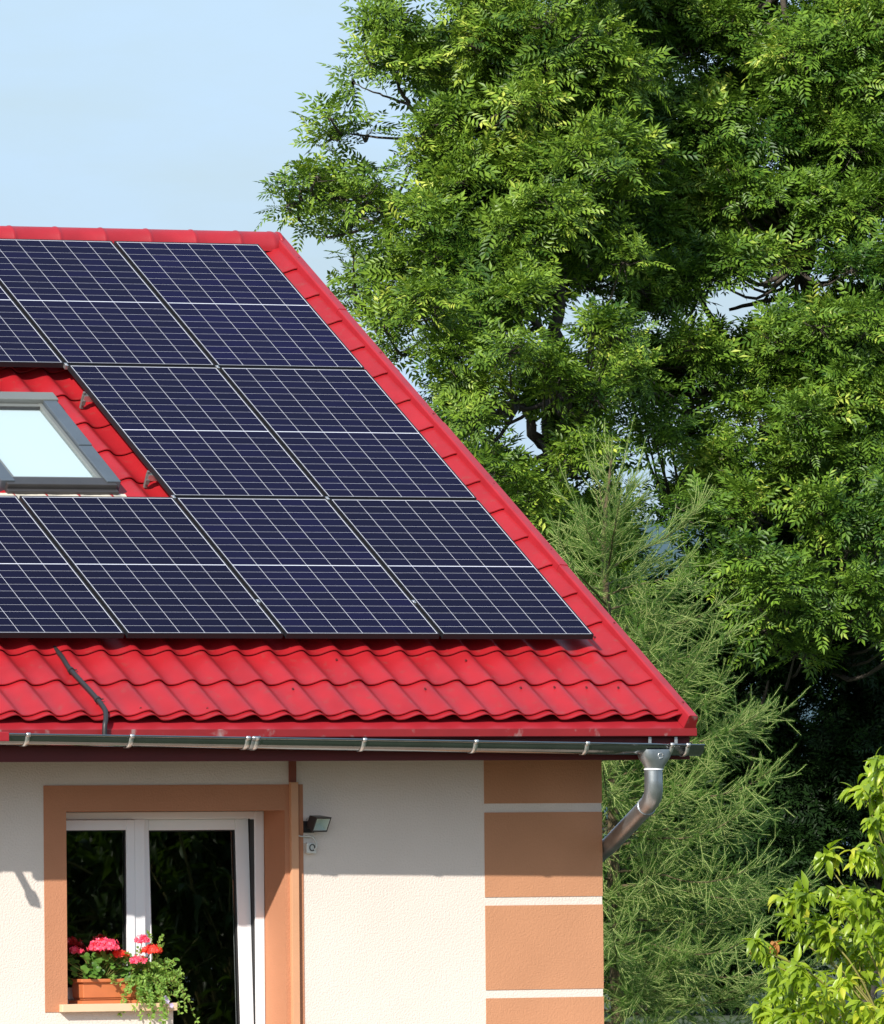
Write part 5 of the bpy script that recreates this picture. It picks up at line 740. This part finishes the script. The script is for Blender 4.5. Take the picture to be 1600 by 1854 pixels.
SHRUB = [(-8.32,-18.05,-1.08,0.10),(-8.24,-17.95,-1.08,0.11),(-8.38,-18.24,-0.99,0.07),(-8.09,-17.73,-0.98,0.07),(-8.48,-18.34,-1.22,0.06),(-8.49,-18.24,-1.37,0.06),(-8.31,-17.68,-1.37,0.05),(-8.34,-18.20,-1.36,0.09),(-8.16,-17.91,-1.36,0.09),(-8.46,-17.99,-1.52,0.06),(-8.40,-18.16,-1.59,0.14),(-8.11,-17.62,-1.59,0.14),(-8.53,-17.83,-1.55,0.07),(-8.36,-17.47,-1.55,0.07),(-8.44,-17.62,-1.66,0.06),(-8.60,-17.69,-1.77,0.06),(-8.87,-18.05,-1.73,0.03),(-8.70,-18.04,-1.86,0.08),(-8.36,-17.35,-1.87,0.08),(-8.32,-17.69,-1.71,0.12),(-8.39,-17.83,-1.70,0.12),(-8.21,-17.77,-1.82,0.14),(-8.05,-17.56,-1.83,0.14),(-8.61,-18.16,-1.93,0.14),(-8.46,-17.82,-1.94,0.14),(-8.51,-17.59,-1.96,0.07),(-8.43,-17.51,-1.96,0.07),(-8.57,-17.55,-2.03,0.06),(-8.72,-18.11,-2.05,0.09),(-8.54,-17.75,-2.05,0.09),(-8.51,-18.15,-2.07,0.14),(-8.33,-17.85,-2.08,0.14),(-8.45,-18.37,-2.00,0.14),(-8.10,-17.77,-2.01,0.14),(-8.39,-18.33,-1.73,0.14),(-8.07,-17.74,-1.73,0.14),(-8.14,-18.03,-1.40,0.14),(-8.16,-18.13,-1.40,0.14),(-8.09,-18.04,-1.15,0.12),(-7.92,-17.82,-1.15,0.12),(-8.57,-18.03,-2.19,0.14),(-8.37,-17.70,-2.20,0.14),(-8.16,-17.87,-2.27,0.16),(-8.15,-17.84,-2.27,0.16),(-8.75,-17.96,-2.19,0.07),(-8.68,-17.82,-2.19,0.07),(-8.25,-18.50,-1.61,0.18),(-7.87,-17.88,-1.62,0.19),(-8.08,-18.19,-2.01,0.19),(-7.84,-17.78,-2.02,0.19)]
SHRUB_BASE = (-7.99,-18.02)
LARCH_BASE = (17.21,31.81)
LARCH_TOP = (17.15,31.75,2.69)

RNG = np.random.default_rng(5)
def leaf_template(L=.25, pairs=5, ll=.085, lw=.013, droop=.5, asym=0):
    V = []; F = []
    def leaflet(x, ang, ln, side):
        z = -droop*(x/L)**2*L*.45; b = np.array([x, 0, z]); d = np.array([math.cos(ang), side*math.sin(ang), -.12]); d /= np.linalg.norm(d)
        s_ = np.array([-d[1], d[0], 0]); k = len(V)
        V.extend([b, b+d*ln*.45+s_*lw+[0, 0, .004], b+d*ln+[0, 0, -.008], b+d*ln*.45-s_*lw+[0, 0, .004]]); F.append((k, k+1, k+2, k+3))
    for i in range(pairs):
        x = L*(.25+.62*i/(pairs-1)); ln = ll*(1-.25*abs(i-1.8)/2.5)
        leaflet(x, R(58-3*i+asym), ln, 1); leaflet(x+.004, R(58-3*i-asym), ln, -1)
    leaflet(L*.92, 0.0, ll*1.05, 1)
    return np.array(V), np.array(F)
TEMPL = [leaf_template(.30, 5, .105, .0175), leaf_template(.25, 4, .095, .016, .8, 4), leaf_template(.33, 5, .100, .0165, .25, -3), leaf_template(.28, 4, .110, .018, .15, 6)]
def norm(a): return a/np.maximum(np.linalg.norm(a, axis=-1, keepdims=True), 1e-9)
def leaves_mesh(pos, ax, nm, sc, templ):
    """pos (N,3), ax leaf direction, nm approx normal"""
    ax = norm(ax); y = norm(np.cross(nm, ax)); z = np.cross(ax, y)
    which = RNG.integers(0, len(templ), len(pos)); VV = []; FF = []; off = 0
    for k, (T, F) in enumerate(templ):
        s = which == k; n = s.sum()
        if not n: continue
        B = np.stack([ax[s], y[s], z[s]], 1)
        P = pos[s][:, None, :] + np.einsum('vi,nij->nvj', T, B)*sc[s][:, None, None]
        VV.append(P.reshape(-1, 3)); f = F[None]+(np.arange(n)*len(T))[:, None, None]+off; FF.append(f.reshape(-1, 4)); off += n*len(T)
    return np.concatenate(VV), np.concatenate(FF)
VIEW = norm(np.array([-.458, -.888, 0.0]))
def crown_points(lobes, dens, shell=.45, squash=.85):
    P = []; D = []; own = []
    for i, (x, y, z, r_) in enumerate(lobes):
        n = max(5, int(dens*4*math.pi*r_*r_)); d = norm(RNG.normal(size=(n, 3)))
        d[:, 2] = np.where(RNG.random(n) < .5, np.abs(d[:, 2]), d[:, 2]); d = norm(d)
        # irregular surface: sum of a few random waves
        k = RNG.normal(size=(3, 3))*2.2; ph = RNG.random(3)*6.28
        bump = 1+.30*np.sin(d@k.T+ph).sum(1)/1.7
        rad = r_*bump*(1-shell*RNG.random(n)**1.6)
        P.append(np.array([x, y, z])+d*rad[:, None]*np.array([1, 1, squash])); D.append(d); own.append(np.full(n, i))
    return np.concatenate(P), np.concatenate(D), np.concatenate(own)
def ash_tree(name, label, lobes, limbs, leafmat_, dens=12, nl=6, leafs=1.0, group=None, twigs=True, barkm='bark'):
    b = limbs[0][0]; t = thing(name, label, 'tree', (b[0], b[1], GZ), group)
    mb = MB()
    for L in limbs:
        P = catmull([Vector(p[:3]) for p in L], 5); rs = []
        for i in range(len(L)-1): rs += [L[i][3]+(L[i+1][3]-L[i][3])*j/5 for j in range(5)]
        rs.append(L[-1][3])
        j = .25*np.mean(rs)
        P = [p+Vector((rnd.gauss(0, j), rnd.gauss(0, j), rnd.gauss(0, j))) for p in P]
        mb.tube(P, rs, 10 if rs[0] > .1 else 7)
    mb.build('trunk', M[barkm], t)
    P, D, own = crown_points(lobes, dens)
    # limb points to attach twigs
    LP = []
    for L in limbs: LP += [Vector(p) for p in catmull([Vector(p[:3]) for p in L], 5)]
    LPa = np.array([tuple(p) for p in LP])
    if twigs:
        tw = MB()
        for i, (x, y, z, r_) in enumerate(lobes):
            c = np.array([x, y, z]); dd = np.linalg.norm(LPa-c, axis=1); dd = dd + np.where(LPa[:, 2] > z+.3, 3, 0); a = LP[int(dd.argmin())]
            cv = Vector((x, y, z)); mid = (a+cv)/2+Vector((0, 0, -.12*(a-cv).length))+Vector((rnd.gauss(0, .05), 0, rnd.gauss(0, .05)))
            if (a-cv).length < 4.5: tw.tube(catmull([a, mid, cv], 4), [.030-.0025*k for k in range(9)], 5, cap=False)
            idx = np.where(own == i)[0]; 
            if len(idx) > 16: idx = RNG.choice(idx, 16, replace=False)
            for q in idx:
                e = Vector(P[q]); m_ = (cv+e)/2+Vector((rnd.gauss(0, .04), rnd.gauss(0, .04), -.04)); tw.tube([cv, m_, e], [.009, .006, .003], 3, cap=False)
        tw.build('twigs', M[barkm], t)
    n = len(P); K = nl
    pos = np.repeat(P, K, 0)+RNG.normal(size=(n*K, 3))*.025
    up = np.array([0, 0, 1.0]); d = norm(D*.55+up*.75+RNG.normal(size=D.shape)*.35+VIEW*.15); d = np.repeat(d, K, 0)
    a = norm(np.cross(d, np.array([.3, .2, .9]))); b_ = np.cross(d, a); az = (np.tile(np.arange(K), n)*2*math.pi/K+np.repeat(RNG.random(n)*6.28, K)+RNG.normal(size=n*K)*.3)
    rad = a*np.cos(az)[:, None]+b_*np.sin(az)[:, None]; inc = np.radians(RNG.uniform(38, 95, n*K))
    ax = d*np.cos(inc)[:, None]+rad*np.sin(inc)[:, None]; nm = norm(d*np.sin(inc)[:, None]-rad*np.cos(inc)[:, None]+RNG.normal(size=d.shape)*.28)
    V, F = leaves_mesh(pos, ax, nm, RNG.uniform(.55, 1.2, n*K)*leafs, TEMPL)
    npmesh('crown', V, F, M[leafmat_], t)
    return t
ash_tree('ash_tree', 'tall ash tree whose left branches reach out against the sky beside the ridge', ASH_LEFT, LIMBS_LEFT, 'ashleaf', 18, 5, 1.08)
ash_tree('ash_tree', 'tall dense ash tree filling the right edge behind the larch', ASH_RIGHT, LIMBS_RIGHT, 'ashleaf2', 18, 5, 1.08)

# understorey trees behind the two ashes, deep shade put into this leaf colour
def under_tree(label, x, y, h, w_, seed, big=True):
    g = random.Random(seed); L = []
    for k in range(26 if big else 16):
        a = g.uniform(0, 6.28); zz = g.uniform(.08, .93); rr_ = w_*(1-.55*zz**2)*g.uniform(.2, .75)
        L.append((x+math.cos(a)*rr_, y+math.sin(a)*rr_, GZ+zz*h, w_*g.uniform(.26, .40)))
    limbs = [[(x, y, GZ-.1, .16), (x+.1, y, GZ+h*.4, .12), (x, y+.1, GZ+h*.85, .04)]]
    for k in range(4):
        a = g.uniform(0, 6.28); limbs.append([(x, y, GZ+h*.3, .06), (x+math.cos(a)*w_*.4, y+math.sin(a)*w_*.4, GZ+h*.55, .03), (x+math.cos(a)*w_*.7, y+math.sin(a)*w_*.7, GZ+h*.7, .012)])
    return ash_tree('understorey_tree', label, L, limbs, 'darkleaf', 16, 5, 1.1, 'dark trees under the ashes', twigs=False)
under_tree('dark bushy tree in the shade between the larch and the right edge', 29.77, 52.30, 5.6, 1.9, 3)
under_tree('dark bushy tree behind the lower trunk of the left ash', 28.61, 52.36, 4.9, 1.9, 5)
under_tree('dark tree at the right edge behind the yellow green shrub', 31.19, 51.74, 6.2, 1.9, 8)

# ---------------------------------------------------------------- larch
lx, ly = LARCH_BASE; lt = Vector(LARCH_TOP)-Vector((0, 0, .22))
t = thing('larch', 'feathery light green larch rising behind the rake of the roof', 'tree', (lx, ly, GZ))
g = random.Random(21); H = lt.z-GZ
tr = catmull([Vector((lx, ly, GZ-.2)), Vector((lx-.05, ly, GZ+H*.3)), Vector((lx-.02, ly+.05, GZ+H*.6)), Vector((lx-.12, ly, GZ+H*.85)), lt], 8)
MB().tube(tr, [.065*(1-i/(len(tr)-1))**.85+.008 for i in range(len(tr))], 10).build('trunk', M['larchbark'], t)
def trunk_at(zz):
    for a, b in zip(tr, tr[1:]):
        if a.z <= zz <= b.z: return a.lerp(b, (zz-a.z)/(b.z-a.z+1e-9))
    return lt
br = MB(); twg = MB(); NP = []; ND = []; 
zz = lt.z-.06; az = 0
shoots = 0
def shoot(p, d, L, sag, need=True):
    global shoots
    shoots += 1
    q = [p.copy()]; n_ = 5; dd = d.copy()
    for i in range(n_): dd = (dd+Vector((g.gauss(0, .035), g.gauss(0, .035), sag))).normalized(); q.append(q[-1]+dd*L/n_)
    twg.tube(q, [.0034, .0032, .003, .0028, .0025, .002], 3, cap=False)
    if need:
        m_ = int(L/.010)
        for i in range(m_):
            f_ = (i+.5)/m_*n_; k = min(int(f_), n_-1); pp = q[k].lerp(q[k+1], f_-k); dr = (q[k+1]-q[k]).normalized()
            NP.append(tuple(pp)); ND.append(tuple(dr))
    return q
while zz > GZ+.15:
    tdep = lt.z-zz; az += 2.4+g.uniform(-.3, .3)
    if tdep < 1: Lb = .16+1.05*tdep
    elif tdep < 3: Lb = 1.21+.36*(tdep-1)
    else: Lb = 1.93+.10*(tdep-3)
    Lb *= g.uniform(.55, 1.0); el = R(56-28*min(tdep, 1.6)/1.6-16*min(max(tdep-1.6, 0)/3, 1))+g.uniform(-.2, .2)
    d = Vector((math.cos(az)*math.cos(el), math.sin(az)*math.cos(el), math.sin(el))); p = trunk_at(zz); q = [p.copy()]; n_ = 10; dd = d.copy()
    for i in range(n_):
        cur = -.07 if i < 5 and tdep > 1 else .125
        dd = (dd+Vector((g.gauss(0, .05), g.gauss(0, .05), cur))).normalized(); q.append(q[-1]+dd*Lb/n_)
    r0_ = .004+.006*Lb
    br.tube(q, [r0_*(1-.8*i/n_) for i in range(n_+1)], 5, cap=False)
    ns_ = int(Lb/(.019 if tdep > .9 else .040))
    for j in range(ns_):
        f_ = n_*(.10+.90*(j+g.random())/ns_); k = min(int(f_), n_-1); pp = q[k].lerp(q[k+1], min(f_-k, 1)); dr = (q[k+1]-q[k]).normalized()
        side = dr.cross(Vector((0, 0, 1))).normalized()*(1 if j % 2 else -1)
        if tdep < 1.2: sd = dr*.8+side*g.uniform(.1, .9)+Vector((0, 0, g.uniform(-.3, .5)))
        else: sd = dr*g.uniform(.3, 1.1)+side*g.uniform(.2, 1.0)+Vector((0, 0, g.uniform(-1.0, .6)))
        L_ = g.choice((g.uniform(.10, .26), g.uniform(.22, .62)))*(.5 if tdep < .9 else 1)*(1.15-.4*f_/n_)
        sq = shoot(pp, sd.normalized(), L_, g.uniform(-.02, .10))
        if L_ > .30:
            for _ in range(3): k2 = g.randint(1, 4); shoot(sq[k2], ((sq[k2+1]-sq[k2]).normalized()+unit(g)*.7).normalized(), L_*g.uniform(.25, .5), .02)
    # leading tip
    shoot(q[-1], (q[-1]-q[-2]).normalized(), g.uniform(.15, .4), .05)
    zz -= (.095 if tdep < 1.0 else .044)
for k in range(7): p = trunk_at(lt.z-.05-k*.16); a_ = k*2.1; shoot(p, Vector((math.cos(a_)*.6, math.sin(a_)*.6, 1)).normalized(), .22, .05)
shoot(lt, Vector((.02, 0, 1)), .25, 0)
br.build('branch', M['larchbark'], t); twg.build('shoots', M['larchtwig'], t)
NPa = np.array(NP); NDa = np.array(ND); per = 5
pos = np.repeat(NPa, per, 0)+RNG.normal(size=(len(NPa)*per, 3))*.002; dr = np.repeat(NDa, per, 0)
rd_ = norm(np.cross(dr, norm(RNG.normal(size=dr.shape)))); nd = norm(dr*.85+rd_*.9); sd = norm(np.cross(nd, RNG.normal(size=nd.shape)))*.0011
ln = RNG.uniform(.018, .034, (len(pos), 1)); V = np.stack([pos-sd, pos+sd, pos+nd*ln], 1).reshape(-1, 3); F = np.arange(len(V)).reshape(-1, 3)
npmesh('needles', V, F, M['needle'], t, nv=3)
print('larch shoots', shoots, 'needles', len(F))

# ---------------------------------------------------------------- yellow green shrub and garden trees (lance shaped leaves)
def lance_template(L=.125, W_=.021, curve=.5, fold=.35):
    V = []; F = []; st_ = [(0, .12), (.18, .62), (.40, 1.0), (.62, .85), (.82, .45), (1.0, .04)]
    for i, (s_, w_) in enumerate(st_):
        a = curve*s_*1.3; x = L*math.sin(a)/1.3/curve; z = -L*(1-math.cos(a))/1.3/curve; ww = W_*w_
        V += [(x, -ww, z+ww*fold), (x, 0, z), (x, ww, z+ww*fold)]
    for i in range(len(st_)-1):
        for k in range(2): a = i*3+k; F.append((a, a+1, a+4, a+3))
    return np.array(V), np.array(F)
LT = [lance_template(), lance_template(.14, .019, 1.1, .5), lance_template(.105, .021, 1.6, .3), lance_template(.12, .023, .25, .6)]
def lance_tree(name, label, cat, base, lobes, matn, seed, lps=13, spl=6, size=1.0, group=None, redtips=()):
    g = random.Random(seed); bx_, by_ = base
    t = thing(name, label, cat, (bx_, by_, GZ), group); st = MB(); pos = []; ax = []; nm = []; rp_ = []; rax = []; rnm = []
    fork = Vector((bx_, by_, GZ+.5))
    st.tube([Vector((bx_, by_, GZ-.1)), fork], [.07*size, .06*size], 8)
    for li, (x, y, z, r_) in enumerate(lobes):
        c = Vector((x, y, z)); low = c-Vector((0, 0, r_)); mid = fork.lerp(low, .55)+Vector((0, 0, (low-fork).length*.16))
        st.tube(catmull([fork, mid, low], 5), [.011*size-(.0008*size)*k for k in range(11)], 6, cap=False)
        for s_ in range(spl if r_ > .1 else 3):
            d = unit(g); d.z = abs(d.z)*.7-.1; d.y *= .8
            e = c+Vector((d.x*r_, d.y*r_, d.z*r_)); q = catmull([low, low.lerp(e, .5)+Vector((0, 0, .25*r_)), e], 5); st.tube(q, [.005*size-.0003*k for k in range(11)], 5, cap=False)
            red = li in redtips
            for j in range(lps):
                f_ = 2+8*(j+g.random())/lps; k = min(int(f_), 9); pp = q[k].lerp(q[k+1], min(f_-k, 1)); dr = (q[k+1]-q[k]).normalized()
                out_ = (unit(g)+dr*.7+Vector((-.3, -.3, -.75))).normalized(); nn_ = (Vector((g.uniform(-.5, .3), g.uniform(-.7, .2), 1))).normalized()
                if red and j > lps-7: rp_.append(tuple(pp)); rax.append(tuple(out_)); rnm.append(tuple(nn_))
                else: pos.append(tuple(pp)); ax.append(tuple(out_)); nm.append(tuple(nn_))
    st.build('branches', M['stem'], t)
    V, F = leaves_mesh(np.array(pos), np.array(ax), np.array(nm), RNG.uniform(.7, 1.2, len(pos))*size, LT); npmesh('foliage', V, F, M[matn], t, smooth=True)
    if rp_:
        V, F = leaves_mesh(np.array(rp_), np.array(rax), np.array(rnm), RNG.uniform(.5, .8, len(rp_))*size, LT); npmesh('young_leaves', V, F, M['redleaf'], t, smooth=True)
    return t
lance_tree('shrub', 'bright yellow green shrub with drooping pointed leaves in the lower right corner', 'shrub', SHRUB_BASE, SHRUB, 'shrubleaf', 4, 15, 6, .66, redtips=(15,))
# garden trees opposite the window: the picture shows them only as reflections in its panes
def ball(x, y, h, w_, seed, n=34):
    g = random.Random(seed); return [(x+g.uniform(-w_, w_), y+g.uniform(-w_*.5, w_*.5), GZ+.5+g.random()*(h-.5), g.uniform(.35, .6)) for _ in range(n)]
lance_tree('garden_tree', 'leafy garden tree reflected in the door pane', 'tree', (4.3, -13), ball(4.3, -13, 4.6, 1.9, 2, 50), 'darklance', 6, 24, 8, 1.7, 'garden trees reflected in the window')
lance_tree('garden_tree', 'leafy garden tree reflected in the fixed pane', 'tree', (7.6, -17.5), ball(7.6, -17.5, 6.4, 2.6, 9, 60), 'darklance', 7, 22, 8, 2.3, 'garden trees reflected in the window')
lance_tree('garden_tree', 'tallest garden tree farthest from the window, seen only as a reflection', 'tree', (9.5, -23), ball(9.5, -23, 6.5, 3.2, 12, 80), 'darklance', 9, 20, 8, 2.8, 'garden trees reflected in the window')
